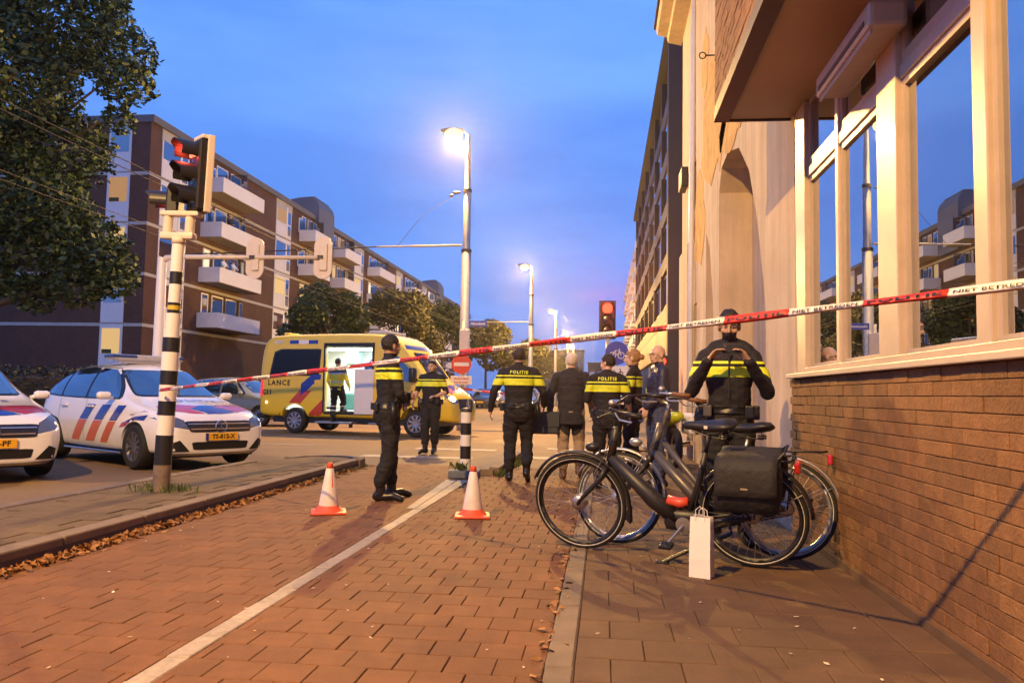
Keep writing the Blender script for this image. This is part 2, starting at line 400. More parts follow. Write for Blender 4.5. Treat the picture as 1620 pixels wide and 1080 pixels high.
for k in range(5):
    a = rad(5+k*40); p = c0+Vector((cos(a)*.54, sin(a)*.54))
    kk = MB(); kk.box(-.07, .07, -.185, .185, -.15, 0, .014); o = link('kerb_stone', kk.mesh('kerb_stone', m_kerb), isl, (p.x, p.y, .13)); o.rotation_euler = (0, 0, a)
for k in range(10):
    o = link('kerb_stone', kme, isl, (-5.16+.02*max(0, k-7), 1.9+k*.99, .13)); o.rotation_euler = (0, 0, 0)
# median behind the bollard
q = MB(); q.prism([(-2.02, 11.35), (-1.55, 11.35), (-1.50, 13.6), (-1.62, 15.3), (-1.86, 15.3), (-2.0, 13.4)], -.02, .09, 'z'); med = struct(q.build('median', m_kerb))
for k in range(4):
    q = MB(); q.box(-1.62+.02*k, -1.47+.0*k, 11.4+k*.97, 11.4+k*.97+.955, -.02, .115, .012); q.build('kerb_stone', m_kerb, med)

# fallen leaves, litter and weeds
def leaf_bits(n, fn, s0, s1, name, label, m, up=.6):
    q = MB()
    for _ in range(n):
        x, y, z = fn(); a = random.uniform(0, 2*pi); s = random.uniform(s0, s1)
        R = Matrix.Rotation(a, 4, 'Z') @ Matrix.Rotation(random.gauss(0, up), 4, 'X') @ Matrix.Rotation(random.gauss(0, up), 4, 'Y')
        q.M = Matrix.Translation((x, y, z)) @ R
        q.add([(-s, 0, 0), (-.3*s, -.5*s, .1*s), (.5*s, -.42*s, 0), (s, 0, .12*s), (.5*s, .42*s, 0), (-.3*s, .5*s, .1*s)], [(0, 1, 2, 3), (0, 3, 4, 5)])
    return tag(q.build(name, m), label, name.split('_')[-1], kind='stuff')
leaf_bits(1900, lambda: (-3.70+abs(random.gauss(0, .055)), random.triangular(2.6, 12, 4.2), random.uniform(.004, .035)), .015, .04, 'fallen_leaves', 'brown fallen leaves lying along the foot of the left kerb', m_leaf_litter)
leaf_bits(150, lambda: (-.25+random.gauss(0, .035), random.uniform(3, 8), random.uniform(.008, .02)), .012, .03, 'kerb_leaves', 'small brown leaves along the flush kerb between pavers and tiles', m_leaf_litter, .3)
m_litter = mat('pale_litter', (.62, .50, .36), .8, var=.2, island=.3)
leaf_bits(75, lambda: (random.uniform(-3.5, 1.3), random.uniform(2.9, 8), .011), .006, .016, 'scattered_litter', 'tiny pale leaf scraps and litter scattered on the paving', m_litter, .15)
def tuft(n, fn, h, name, label):
    q = MB()
    for _ in range(n):
        x, y, z = fn(); a = random.uniform(0, 2*pi); hh = h*random.uniform(.5, 1.2); w = .006; dx, dy = cos(a), sin(a); ln = random.uniform(.2, .8)*hh
        q.add([(x-dy*w, y+dx*w, z), (x+dy*w, y-dx*w, z), (x+dx*ln*.5+dy*w*.7, y+dy*ln*.5-dx*w*.7, z+hh*.65), (x+dx*ln, y+dy*ln, z+hh), (x+dx*ln*.5-dy*w*.7, y+dy*ln*.5+dx*w*.7, z+hh*.65)], [(0, 1, 2, 3, 4)])
    return tag(q.build(name, m_grass), label, 'grass', kind='stuff')
tuft(160, lambda: (-4.45+random.gauss(0, .14), 7.72+random.gauss(0, .10), .12), .09, 'grass_tuft', 'sparse grass at the foot of the striped signal pole')
tuft(420, lambda: (-1.44+random.gauss(0, .05), random.uniform(11.1, 14.2), 0), .10, 'grass_verge', 'rough grass along the right side of the median kerb')
tuft(260, lambda: (-3.69+random.gauss(0, .02), random.uniform(8.8, 12.3), 0), .05, 'grass_fringe', 'thin grass growing in the gutter of the left kerb')

# ------------------------------------------------------------------ corner building on the right
XW = 1.66
cb_ = thing('corner_building', 'cream stucco corner building with brick plinth, tall windows and brick overhang', 'building', (XW, 7.3, 0))
def cbp(mb, name, m, parent=cb_, **k):
    o = mb.build(name, m, parent, **k)
    if parent is cb_: o.location = (-XW, -7.3, 0)
    return o
plinth = cbp(MB().box(XW+.008, XW+.3, -4, 7.325, -.02, 1.33), 'plinth', m_mortar)
bk = MB(); bk.box(0, .03, -.107, .107, 0, .0705, .003); bme = bk.mesh('brick', m_wallbrick)
sp = []
nb = 0; restb = MB()
bl = .218; ch = .0745
lst = []
for c in range(18):
    y = 7.325-bl/2-(bl/2 if c % 2 else 0)
    while y > -3.6: lst.append((y, .004+c*ch)); y -= bl
    if c % 2: lst.append((7.325-bl/4, .004+c*ch, 1))
lst.sort(key=lambda p: (p[0] < 3.0, p[0]))
hb = MB(); hb.box(0, .03, -.05, .05, 0, .069, .004); hbme = hb.mesh('half_brick', m_wallbrick)
for p in lst:
    jx = XW+random.uniform(-.003, .003)
    if nb < 320 and p[0] > 3.0:
        o = link('half_brick' if len(p) > 2 else 'brick', hbme if len(p) > 2 else bme, plinth, (jx, p[0], p[1])); o.rotation_euler = (random.gauss(0, .004), random.gauss(0, .006), random.gauss(0, .006)); nb += 1
    else:
        restb.box(jx, jx+.03, p[0]-.105, p[0]+.105, p[1], p[1]+.066)
o = restb.build('brick_remainder', m_wallbrick, plinth); o['kind'] = 'stuff'
cbp(MB().box(XW-.045, XW+.2, -4, 7.36, 1.345, 1.385, .006), 'window_sill', mat('sill_stone', (.55, .46, .37), .4, var=.1, scale=6))
cbp(MB().box(XW-.012, XW+.02, -4, 7.33, -.01, .055, .004), 'skirting', m_tile)
# window frames
XF = XW+.045
def post(y0, y1, z0, z1, x0=0., d=.09, name='window_post'): return cbp(MB().box(XF+x0, XF+x0+d, y0, y1, z0, z1, .008), name, m_frame)
Z0, Z1, ZT = 1.387, 3.72, 3.09
cbp(MB().box(XF-.02, XF+.12, 6.93, 7.26, Z0, Z1, .006), 'window_pier', m_frame)
wins = [(6.10, 6.93), (5.13, 6.02), (3.86, 4.80), (2.55, 3.72), (1.3, 2.2), (-.1, 1.22), (-1.6, -.3), (-3.6, -1.75)]
post(6.02, 6.10, Z0, Z1); post(4.80, 5.13, Z0, Z1, -.02, .12, 'window_pier'); post(3.72, 3.86, Z0, Z1, -.01); post(2.2, 2.55, Z0, Z1, -.02, .12, 'window_pier'); post(1.22, 1.3, Z0, Z1); post(-.3, -.1, Z0, Z1); post(-1.75, -1.6, Z0, Z1)
for (a, b) in wins:
    w = cbp(MB().box(XF+.005, XF+.085, a, b, ZT-.04, ZT+.045, .008), 'transom_rail', m_frame)
    fr = MB()
    for (z0, z1) in ((Z0, ZT-.04), (ZT+.045, Z1)):
        fr.box(XF+.02, XF+.07, a, b, z0, z0+.075); fr.box(XF+.02, XF+.07, a, b, z1-.045, z1)
        fr.box(XF+.02, XF+.07, a, a+.045, z0+.075, z1-.045); fr.box(XF+.02, XF+.07, b-.045, b, z0+.075, z1-.045)
    sash = cbp(fr, 'window_sash', m_frame)
    for (z0, z1) in ((Z0+.075, ZT-.085), (ZT+.12, Z1-.045)):
        q = MB(); q.box(XF+.042, XF+.048, a+.045, b-.045, z0, z1); q.build('pane', m_glassclear, sash)
cbp(MB().box(XF-.025, XF-.001, -4, 6.93, Z0+.0, Z0+.045, .004), 'bottom_rail', m_frame)
# room behind the glass
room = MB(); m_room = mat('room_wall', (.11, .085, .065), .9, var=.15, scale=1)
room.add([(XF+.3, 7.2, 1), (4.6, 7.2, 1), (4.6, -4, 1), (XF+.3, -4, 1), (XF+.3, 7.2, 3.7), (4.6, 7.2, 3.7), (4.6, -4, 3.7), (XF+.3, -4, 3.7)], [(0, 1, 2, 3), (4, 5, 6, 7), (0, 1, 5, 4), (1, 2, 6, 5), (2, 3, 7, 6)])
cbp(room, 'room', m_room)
m_curt = mat('curtain', (.34, .30, .25), .9, var=.12, scale=3)
for (y0, y1) in ((6.62, 6.85), (4.55, 4.75), (5.85, 5.98), (3.40, 3.66)):
    q = MB(); n = 14
    q.loft([[(XF+.22+.025*sin(k*2.2), y0+(y1-y0)*k/n, z) for k in range(n+1)]+[(XF+.235+.025*sin(k*2.2), y0+(y1-y0)*k/n, z) for k in range(n, -1, -1)] for z in (1.45, 3.6)], True); cbp(q, 'curtain', m_curt)
cbp(MB().box(XF+.35, XF+.9, 5.2, 6.6, 1.0, 1.55, .03).box(XF+.4, XF+.9, 3.2, 4.4, 1.0, 1.5, .03), 'interior_table', mat('table_wood', (.30, .20, .07), .5, var=.2))
cbp(MB().ball((XF+.5, 5.7, 1.62), (.1, .12, .09)).ball((XF+.5, 5.45, 1.6), (.08, .09, .07)), 'table_ornament', mat('yellow_glaze', (.55, .5, .06), .4))
# overhang above
ZS = 3.73; XO = 1.0
ov = cbp(MB().box(XO+.03, 2.6, -4, 7.38, ZS+.03, 9.2), 'overhang', m_mortar)
cbp(MB().box(XO+.13, XF+.3, -4, 7.38, ZS, ZS+.03), 'soffit', m_soffit)
cbp(MB().box(XO-.01, XO+.13, -4, 7.40, ZS-.02, ZS+.10, .004), 'fascia', m_fascia)
cbp(MB().box(XO-.01, XF+.3, 7.38, 7.405, ZS-.02, ZS+.06), 'end_fascia', m_fascia)
q = MB()
for c in range(40):
    y = 7.38-(bl/2 if c % 2 else 0)
    while y > 1.5: j = random.uniform(-.004, .003); q.box(XO+j, XO+.04, y-.212, y, ZS+.103+c*ch, ZS+.103+c*ch+.066); y -= bl
    if c % 2: q.box(XO, XO+.04, 7.38-.103, 7.38, ZS+.103+c*ch, ZS+.103+c*ch+.066)
o = q.build('brick_remainder', m_wallbrick, ov); o['kind'] = 'stuff'
cbp(MB().box(XF-.22, XF+.0, 4.62, 5.78, 3.30, 3.46, .03).box(XF-.20, XF-.19, 4.66, 5.74, 3.27, 3.30), 'awning_cassette', m_frame)
cbp(MB().box(XF-.225, XF-.20, 4.70, 5.70, 3.335, 3.365), 'awning_slot', m_fascia)
# stucco block beyond with arched recess
def boolean(o, cutter, op='DIFFERENCE'):
    md = o.modifiers.new('b', 'BOOLEAN'); md.object = cutter; md.operation = op; md.solver = 'EXACT'
def arch_poly():
    pts = [(8.15, -.05), (8.25, .8), (8.40, 1.4), (8.62, 2.3), (9.0, 3.15), (9.5, 3.85), (10.2, 4.34), (11.1, 4.56), (11.7, 4.50), (11.95, 4.2), (11.95, -.05)]
    return pts
sw = MB().box(XW+.02, 2.6, 7.262, 17.55, -.02, 9.25).build('stucco_wall', m_stucco, cb_); sw.location = (0, 0, 0)
cuts = []
q = MB(); q.prism(arch_poly(), XW-.2, XW+.50, 'x'); cuts.append(q.build('cut'))
q = MB(); q.prism([(12.35, -.05), (12.42, 1.5), (12.6, 2.6), (13.0, 3.6), (13.45, 3.9), (13.5, -.05)], XW-.2, XW+.32, 'x'); cuts.append(q.build('cut'))
q = MB(); q.box(XW-.2, XW+.35, 14.9, 15.25, 4.7, 5.6); cuts.append(q.build('cut'))
q = MB(); q.box(XW-.2, XW+.35, 14.8, 15.2, 1.7, 2.9); cuts.append(q.build('cut'))
for c in cuts: boolean(sw, c)
sw.location = (0, 0, 0); sw.parent = None
me = evalmesh(sw); kill(sw); [kill(c) for c in cuts]
sharpen(me, 25); sw = link('stucco_wall', me, cb_, (-XW, -7.3, 0))
cbp(MB().tube([(XW-.05, 15.15, 0.02), (XW-.05, 15.15, 3.4), (XW+.0, 15.15, 9.0)], .055, 10), 'drain_pipe', m_white, smooth=True)
cbp(MB().box(XW-.04, XW+.1, 15.9, 17.57, 0, 4.2, .01), 'corner_pilaster', m_stucco)
# cornice with moulded underside
q = MB(); q.prism([(XW+.02, 9.1), (XW-.28, 9.18), (XW-.30, 9.30), (XW-.52, 9.36), (XW-.55, 9.52), (XW+.02, 9.55)], 7.5, 17.9, 'y'); cbp(q, 'cornice', m_stucco)
cbp(MB().box(XW-.6, 2.7, 7.45, 17.95, 9.52, 9.60), 'roof_edge', m_fascia)
# peeled render patch
def blob(y0, z0, ry, rz, n, seed):
    random.seed(seed); return [(y0+ry*cos(2*pi*k/n)*random.uniform(.65, 1.15), z0+rz*sin(2*pi*k/n)*random.uniform(.7, 1.15)) for k in range(n)]
m_peel = mat('ochre_render', (.62, .36, .12), .9, var=.35, scale=3, bump=.5, bscale=18, detail=8)
for (a, b, c, d, n, s) in ((12.6, 5.6, 1.5, 1.2, 26, 3), (10.6, 4.9, 1.3, .38, 20, 5), (14.4, 4.3, .8, .9, 18, 6), (13.6, 6.9, .5, .6, 14, 9)):
    q = MB(); q.prism(blob(a, b, c, d, n, s), XW+.012, XW+.03, 'x'); cbp(q, 'render_patch', m_peel)
random.seed(11)
cbp(MB().box(XW-.16, XW-.02, 15.9, 16.5, 5.35, 5.75, .02).cyl((XW-.02, 16.2, 5.55), (XW+.05, 16.2, 5.55), .03), 'flood_light', m_black)
cbp(MB().cyl((XW+.03, 12.4, 6.5), (XW-.12, 12.4, 6.5), .012).torus(.05, .011, 16, 6, 'y', (XW-.17, 12.4, 6.5)), 'wall_hook', m_darksteel)

# ------------------------------------------------------------------ dark block further along on the right
XB = 3.4
db = thing('dark_apartment_block', 'tall dark apartment block with ribbon windows beyond the stucco corner', 'building', (XB, 41, 0))
def dbp(mb, name, m, parent=db, **k):
    o = mb.build(name, m, parent, **k)
    if parent is db: o.location = (-XB, -41, 0)
    return o
m_dark = mat('dark_cladding', (.024, .016, .015), .7, var=.15, scale=.7)
m_band = mat('spandrel_band', (.042, .034, .033), .6, var=.1, scale=.7)
dbp(MB().box(XB+.2, XB+12, 41, 86, 0, 20), 'wall', m_dark)
dbp(MB().box(XB-.25, XB+12, 40.2, 41, 0, 20.3), 'end_wall', m_dark)
dbp(MB().box(XB-.35, XB+12, 40.2, 86.2, 20, 20.35), 'roof_edge', m_dark)
dbp(MB().box(XB, XB+.25, 41, 86, 3.6, 5.3), 'shop_fascia', mat('orange_lit_fascia', (.30, .20, .11), .6, var=.08))  # orange light on this low band is put into its colour
m_wf = mat('bay_frame', (.11, .10, .10), .5, var=.05)
m_glassr = glassmat('ribbon_glass', (.03, .035, .045))
wme = MB().box(-.03, .03, -1.25, 1.25, 0, 1.75).mesh('window', m_wf)
pme = [MB().box(-.045, -.032, a, b, .08, 1.67).mesh('pane', m_glassr) for a, b in ((-1.18, -.42), (-.36, .36), (.42, 1.18))]
for f in range(5):
    z = 5.3+f*2.9
    dbp(MB().box(XB-.02, XB+.25, 41, 86, z, z+.85), 'spandrel', m_band)
    for k in range(14):
        y = 42.8+k*3.15
        if k % 2 == 1: dbp(MB().box(XB-.1, XB+.25, y+1.30, y+1.85, z+.85, z+2.9), 'pier', m_dark)
        w = link('window', wme, db, (.1, y-41, z+.95))
        for p in pme: link('pane', p, w)
dbp(MB().box(XB+.1, XB+.2, 45, 60, .6, 3.4), 'shop_window', m_lit[2])
dbp(MB().box(XB-.25, XB-.05, 43.5, 49, 2.2, 3.5, .03), 'lit_shop_sign', emat('shop_sign', (1, .50, .36), 2.2))
dbp(MB().box(XB+.05, XB+.2, 62, 80, .6, 3.4), 'shop_glazing', m_glassr)
fb = thing('balcony_block', 'brick block with stacked small balconies far along the right side', 'building', (4.0, 88, 0))
m_redbrick = mat('far_red_brick', (.16, .06, .05), .8, var=.15, scale=.5)
MB().box(.9, 12, 0, 75, 0, 21.5).build('wall', m_redbrick, fb)
bal = MB().box(0, 1.1, -1.6, 1.6, 0, .12).box(0, .05, -1.6, 1.6, .12, 1.0).box(.05, 1.1, -1.6, -1.55, .12, 1.).box(.05, 1.1, 1.55, 1.6, .12, 1.).mesh('balcony', m_whitep)
bw_ = MB().box(.86, .95, -1.2, 1.2, .1, 2.2).mesh('window', m_glassr)
for f in range(7):
    for k in range(9): link('balcony', bal, fb, (-.25, 3.5+k*8, 2.6+f*2.8)); link('window', bw_, fb, (0, 3.5+k*8, 2.7+f*2.8))
# far blocks closing the street
for nm, lb, x, y, w, h, m in (('far_tower', 'small grey office tower closing the street in the distance', -11.7, 300, 8.3, 17.5, mat('far_grey', (.13, .13, .15), .6)),
                              ('far_block', 'low dark block at the end of the street left of the tower', -19.5, 260, 13, 15, m_redbrick),
                              ('far_hall', 'low dark hall far off behind the officers at the street end', -1, 280, 9, 12, m_dark)):
    t = thing(nm, lb, 'building', (x, y, 0)); MB().box(-w/2, w/2, 0, 12, 0, h).build('wall', m, t)
    MB().box(-w/2-.2, w/2+.2, -.2, 12, h, h+.6).build('roof', m_dark, t)
    nx = int(w/3)
    for i in range(nx):
        for f in range(int(h/3.2)):
            lit = random.random() < .16
            MB().box(-w/2+.6+i*(w-1)/nx, -w/2+.6+i*(w-1)/nx+1.7, -.06, 0.02, 1.4+f*3.2, 3.0+f*3.2).build('window', m_lit[i % 3] if lit else m_glassr, t)
# ------------------------------------------------------------------ apartment block on the left
XA, YA, LA, ZR = -28.3, 46.0, 104.0, 17.75
ap = thing('apartment_block', 'long brown brick apartment block with white balconies on the left', 'building', (XA, YA, 0))
# local: x = out of the facade (towards the street) , y = along the street
ap_b = MB().box(-16, 0, 0, LA, 0, ZR).build('wall', m_aptbrick, ap)
MB().box(-16.1, .22, -.12, LA, ZR, ZR+.45).build('roof_edge', mat('roof_edge_grey', (.12, .115, .12), .7, var=.1, scale=.5), ap)
FL = [1.9, 5.05, 8.22, 11.39, 14.55]
m_bandc = mat('floor_band', (.42, .40, .38), .8, var=.12, scale=1)
for z in FL[1:]:
    MB().box(-16.02, .03, -.03, LA, z-.14, z+.06).build('floor_band', m_bandc, ap)
m_aptglass = glassmat('apartment_glass', (.03, .03, .035))
fr_me = MB().box(-.01, .045, 0, 3.3, 0, 3.0).mesh('window_panel', m_whitep)
g_me = MB().box(.047, .055, .12, 2.15, 1.22, 2.66).mesh('pane', m_aptglass)
g_lit = [MB().box(.047, .055, .12, 2.15, 1.22, 2.66).mesh('pane', m_lit[k]) for k in range(3)]
s_me = MB().box(.047, .055, 2.45, 3.15, .3, 1.15).box(.047, .055, 2.45, 3.15, 1.3, 2.66).mesh('side_pane', m_aptglass)
mull = MB().box(.046, .075, 2.18, 2.42, .1, 2.8).mesh('mullion', m_white)
lint = MB().box(-.01, .06, -.1, 3.4, 0, .72).mesh('lintel', m_bandc)
rnd = random.Random(5)
for s0 in (47.3, 65.3, 87.2, 105.5, 121, 141):
    for fi, z in enumerate(FL):
        p = link('window_panel', fr_me, ap, (0, s0-YA, z+.1))
        r = rnd.random(); lit = r < .30 or (fi == 0 and r < .7)
        link('pane', rnd.choice(g_lit) if lit else g_me, p); link('side_pane', s_me, p); link('mullion', mull, p)
    link('lintel', lint, ap, (0, s0-YA, ZR-.72))
# small windows high in the brick
sm = MB().box(-.01, .05, 0, 1.1, 0, 1.35).mesh('small_window', m_white); smp = MB().box(.052, .06, .1, 1.0, .1, 1.25).mesh('pane', m_aptglass)
for y in (53.3, 70.4, 85.2, 93.4, 111, 126):
    for z in FL[3:]: w = link('small_window', sm, ap, (0, y-YA, z+1.25)); link('pane', smp, w)
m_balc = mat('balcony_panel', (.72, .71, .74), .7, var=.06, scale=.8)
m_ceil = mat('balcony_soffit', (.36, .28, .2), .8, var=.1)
def balcony(y0, y1, z, k):
    d = 1.6; L_ = y1-y0
    q = MB(); q.box(.02, d, 0, L_, 0, .2).box(d-.08, d, 0, L_, .2, 1.05).box(.02, d-.08, 0, .08, .2, 1.05).box(.02, d-.08, L_-.08, L_, .2, 1.05)
    b = q.build('balcony', m_balc, ap); b.location = (0, y0-YA, z)
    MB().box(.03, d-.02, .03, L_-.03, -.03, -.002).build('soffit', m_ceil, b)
    MB().box(.1, d-.15, L_*.58, L_*.58+.05, .2, 2.3).build('screen', m_aptglass, b)
    lit = rnd.random() < .5
    MB().box(.0, .05, .5, 1.5, .2, 2.5).build('door', m_white, b); MB().box(.052, .06, .62, 1.38, .9, 2.4).build('door_pane', m_lit[rnd.randrange(3)] if lit else m_aptglass, b)
    if L_ > 4:
        MB().box(.0, .05, 2.0, L_*.55, .9, 2.5).build('window', m_white, b)
        MB().box(.052, .06, 2.1, L_*.55-.1, 1.0, 2.4).build('window_pane', m_lit[1] if rnd.random() < .22 else m_aptglass, b)
        MB().box(.0, .05, L_*.62, L_-.6, .9, 2.5).build('window', m_white, b)
        MB().box(.052, .06, L_*.62+.1, L_-.7, 1.0, 2.4).build('window_pane', m_aptglass, b)
BZ = [5.41, 8.6, 11.8, 14.98]
for (a, b) in ((52.5, 59.3), (70.6, 74.8), (79.3, 84.6), (92.2, 99.2), (110, 116.8), (125, 130), (133.5, 138.5)):
    for k, z in enumerate(BZ): balcony(a, b, z, k)
# rounded stair heads on the roof
for y in (74.2, 131):
    q = MB(); pr = [(-3.2, ZR-3.0), (-3.2, ZR+1.6)]+[(-3.2+2.2*(1-cos(a))+1.0*(1-cos(a)), ZR+1.6+.75*sin(a)) for a in [rad(15*k) for k in range(1, 7)]]+[(.25*0+.9*cos(a)-.35, ZR+.9+1.45*sin(a)) for a in [rad(75-15*k) for k in range(5)]]+[(.55, ZR-3.0)]
    q.prism(pr, y-YA, y-YA+4.4, 'y'); q.build('stair_head', mat('stair_head_grey', (.10, .11, .15), .6, var=.1, scale=.5), ap)
# end facade: one window strip
eP = MB().box(-2.75, -1.25, -.05, .01, 0, 3.05).mesh('end_panel', m_whitep); eg = MB().box(-2.6, -1.4, -.062, -.052, 1.25, 2.8).mesh('pane', m_aptglass)
el = [MB().box(-2.6, -1.4, -.062, -.052, 1.25, 2.8).mesh('pane', m_lit[k]) for k in (0, 1)]
for fi, z in enumerate(FL):
    p = link('end_panel', eP, ap, (0, 0, z+.08)); link('pane', eg if fi in (4, 1) else el[fi % 2], p)
    if fi in (0, 2, 3): MB().box(-2.55, -1.9, -.07, -.063, 1.25, 1.5).build('window_plant', mat('indoor_plant', (.05, .06, .02), .8), p)
MB().box(.35, .6, 1.5, 104, -.02, 1.6).build('garden_wall', m_aptbrick, ap)

# garden hedge and low wall in front of it
def leaf_cloud(spots, n, s0, s1, m, name, parent, seed=1):
    """leaf faces spread through ellipsoids (c, r), denser to the rim"""
    r = random.Random(seed); tot = sum(a[1][0]*a[1][1]+a[1][1]*a[1][2] for a in spots); V = []; F = []
    for (c, rr) in spots:
        k = int(n*(rr[0]*rr[1]+rr[1]*rr[2])/tot)
        for _ in range(k):
            d = Vector((r.gauss(0, 1), r.gauss(0, 1), r.gauss(0, 1))).normalized(); t = r.uniform(.45, 1.0)**.6*(1+.18*noise.noise(d*2.3+Vector(c)))
            p = Vector((c[0]+d.x*rr[0]*t, c[1]+d.y*rr[1]*t, c[2]+d.z*rr[2]*t))
            s = r.uniform(s0, s1); u = Vector((r.gauss(0, 1), r.gauss(0, 1), r.gauss(0, .6))).normalized(); w = u.orthogonal().normalized()
            w = (Matrix.Rotation(r.uniform(0, 6.28), 3, u) @ w)
            i = len(V); V += [tuple(p-u*s), tuple(p+w*s*.55-u*s*.1), tuple(p+u*s), tuple(p-w*s*.55-u*s*.1)]; F.append((i, i+1, i+2, i+3))
    me = bpy.data.meshes.new(name); me.from_pydata(V, [], F); me.materials.append(m); return link(name, me, parent)
def leafmat(name, c):
    m = mat(name, c, .6, var=.25, scale=1.5, island=.4); t = m.node_tree; b = t.nodes['Principled BSDF']
    return m
m_leafA = leafmat('plane_leaf', (.020, .042, .009)); m_leafB = leafmat('street_tree_leaf', (.035, .055, .012)); m_leafC = leafmat('amber_lit_leaf', (.062, .058, .013)); m_leafH = leafmat('hedge_leaf', (.03, .035, .016))  # the amber leaf tone has the street lamp light painted in
m_bark = mat('bark', (.07, .055, .04), .9, var=.3, scale=6, bump=.6, bscale=14)
def tree(label, x, y, h, rx, m, n, ls, seed, trunk_r=.14, group=None, cl=14, base=.32, name='street_tree'):
    t = thing(name, label, 'tree', (x, y, 0), 0, group); r = random.Random(seed)
    q = MB(); hb = h*base
    q.tube([(0, 0, -.05), (.03, 0, hb*.5), (0, .05, hb), (.05, 0, h*.6), (.02, .02, h*.85)], [trunk_r*1.25, trunk_r, trunk_r*.85, trunk_r*.5, trunk_r*.15], 10)
    q.build('trunk', m_bark, t, smooth=True)
    spots = []; br = MB()
    for k in range(cl):
        a = 2*pi*k/cl*2.4+r.uniform(-.3, .3); hh = r.uniform(.30, 1.0); rad_ = rx*(.75*math.sqrt(max(.05, 1-(2*hh-1.05)**2)))*r.uniform(.5, 1)
        c = (cos(a)*rad_, sin(a)*rad_, hb+(h-hb)*hh*.88); s = rx*r.uniform(.28, .48)
        spots.append((c, (s, s, s*r.uniform(.6, .85))))
        br.tube([(0, 0, hb+(h-hb)*hh*.35), (c[0]*.5, c[1]*.5, (hb+(h-hb)*hh*.35)*.45+c[2]*.55), (c[0]*.9, c[1]*.9, c[2])], [trunk_r*.4, trunk_r*.25, trunk_r*.06], 6)
    br.build('limbs', m_bark, t); leaf_cloud(spots, n, ls*.6, ls*1.2, m, 'crown', t, seed)
    return t
tree('dark leafy street tree behind the ambulance, nearest to the apartment block corner', -16.0, 45.0, 7.4, 2.6, m_leafB, 9000, .15, 1, group='street trees along the far pavement')
tree('broad street tree behind the ambulance cab, second from the left', -14.2, 54.0, 8.2, 3.3, m_leafC, 9000, .16, 2, group='street trees along the far pavement')
tree('street tree left of the tall lamp post, third from the left', -14.0, 68.0, 8.8, 3.4, m_leafB, 8000, .18, 3, group='street trees along the far pavement')
tree('amber lit street tree just right of the tall lamp post', -12.2, 82.0, 8.8, 3.6, m_leafC, 8000, .2, 4, group='street trees along the far pavement')
tree('small far street tree beside the second lamp post', -11.2, 112.0, 9.0, 4.0, m_leafC, 6000, .25, 5, group='street trees along the far pavement')
tree('low amber lit tree at the street end behind the grey haired man', -9.0, 150.0, 9.0, 4.5, m_leafC, 5000, .3, 6, group='street trees along the far pavement')
# large plane tree at the left edge
t = thing('plane_tree', 'large dark leafy tree overhanging the left edge of the street', 'tree', (-19.6, 20.5, 0))
q = MB(); q.tube([(0, 0, -.05), (.1, 0, 2), (.0, .1, 4.5), (.4, 0, 8), (.3, .2, 12)], [.5, .4, .34, .24, .06], 14); q.build('trunk', m_bark, t, smooth=True)
spots = []; br = MB(); r = random.Random(9)
for c, s in [((4.0, 0, 11.6), 1.9), ((5.6, .2, 10.7), 1.2), ((6.2, -.1, 9.7), .85), ((3.2, -1, 9.4), 2.0), ((3.6, .6, 8.0), 1.6), ((2.8, 0, 6.6), 2.0), ((4.3, -.4, 6.0), 1.2), ((4.9, .2, 5.1), 1.3), ((5.7, .1, 4.6), .95), ((6.1, 0, 4.1), .7), ((5.2, -.3, 3.9), .8), ((3.4, .3, 4.7), 1.4), ((3.9, -.2, 3.7), .7), ((2.2, 0, 4.2), 1.0), ((1, 1, 11), 2.6), ((0, -1, 8), 2.4), ((-2, 0, 9), 2.6), ((5.9, .2, 8.7), .5), ((2.4, -.3, 13.2), 1.9), ((5.0, 0, 12.2), 1.1), ((4.2, 0, 14.2), 1.4), ((1.0, .3, 15.2), 2.0)]:
    spots.append((c, (s, s, s*.8))); br.tube([(.2, 0, max(3.2, c[2]*.45)), (c[0]*.45, c[1]*.5, c[2]*.75+.4), (c[0]*.9, c[1], c[2])], [.16, .10, .02], 6)
br.build('limbs', m_bark, t); leaf_cloud(spots, 66000, .035, .13, m_leafA, 'crown', t, 21)
t = thing('hedge', 'dark clipped hedge at the left edge behind the police cars', 'hedge', (-22, 27, 0))
MB().box(-5, 5.5, -.5, .5, 0, 1.5, .1).build('stems', m_bark, t); leaf_cloud([((-4+k*1.05, 0, .95), (.95, .8, 1.0)) for k in range(10)], 9000, .05, .1, m_leafH, 'foliage', t, 31)

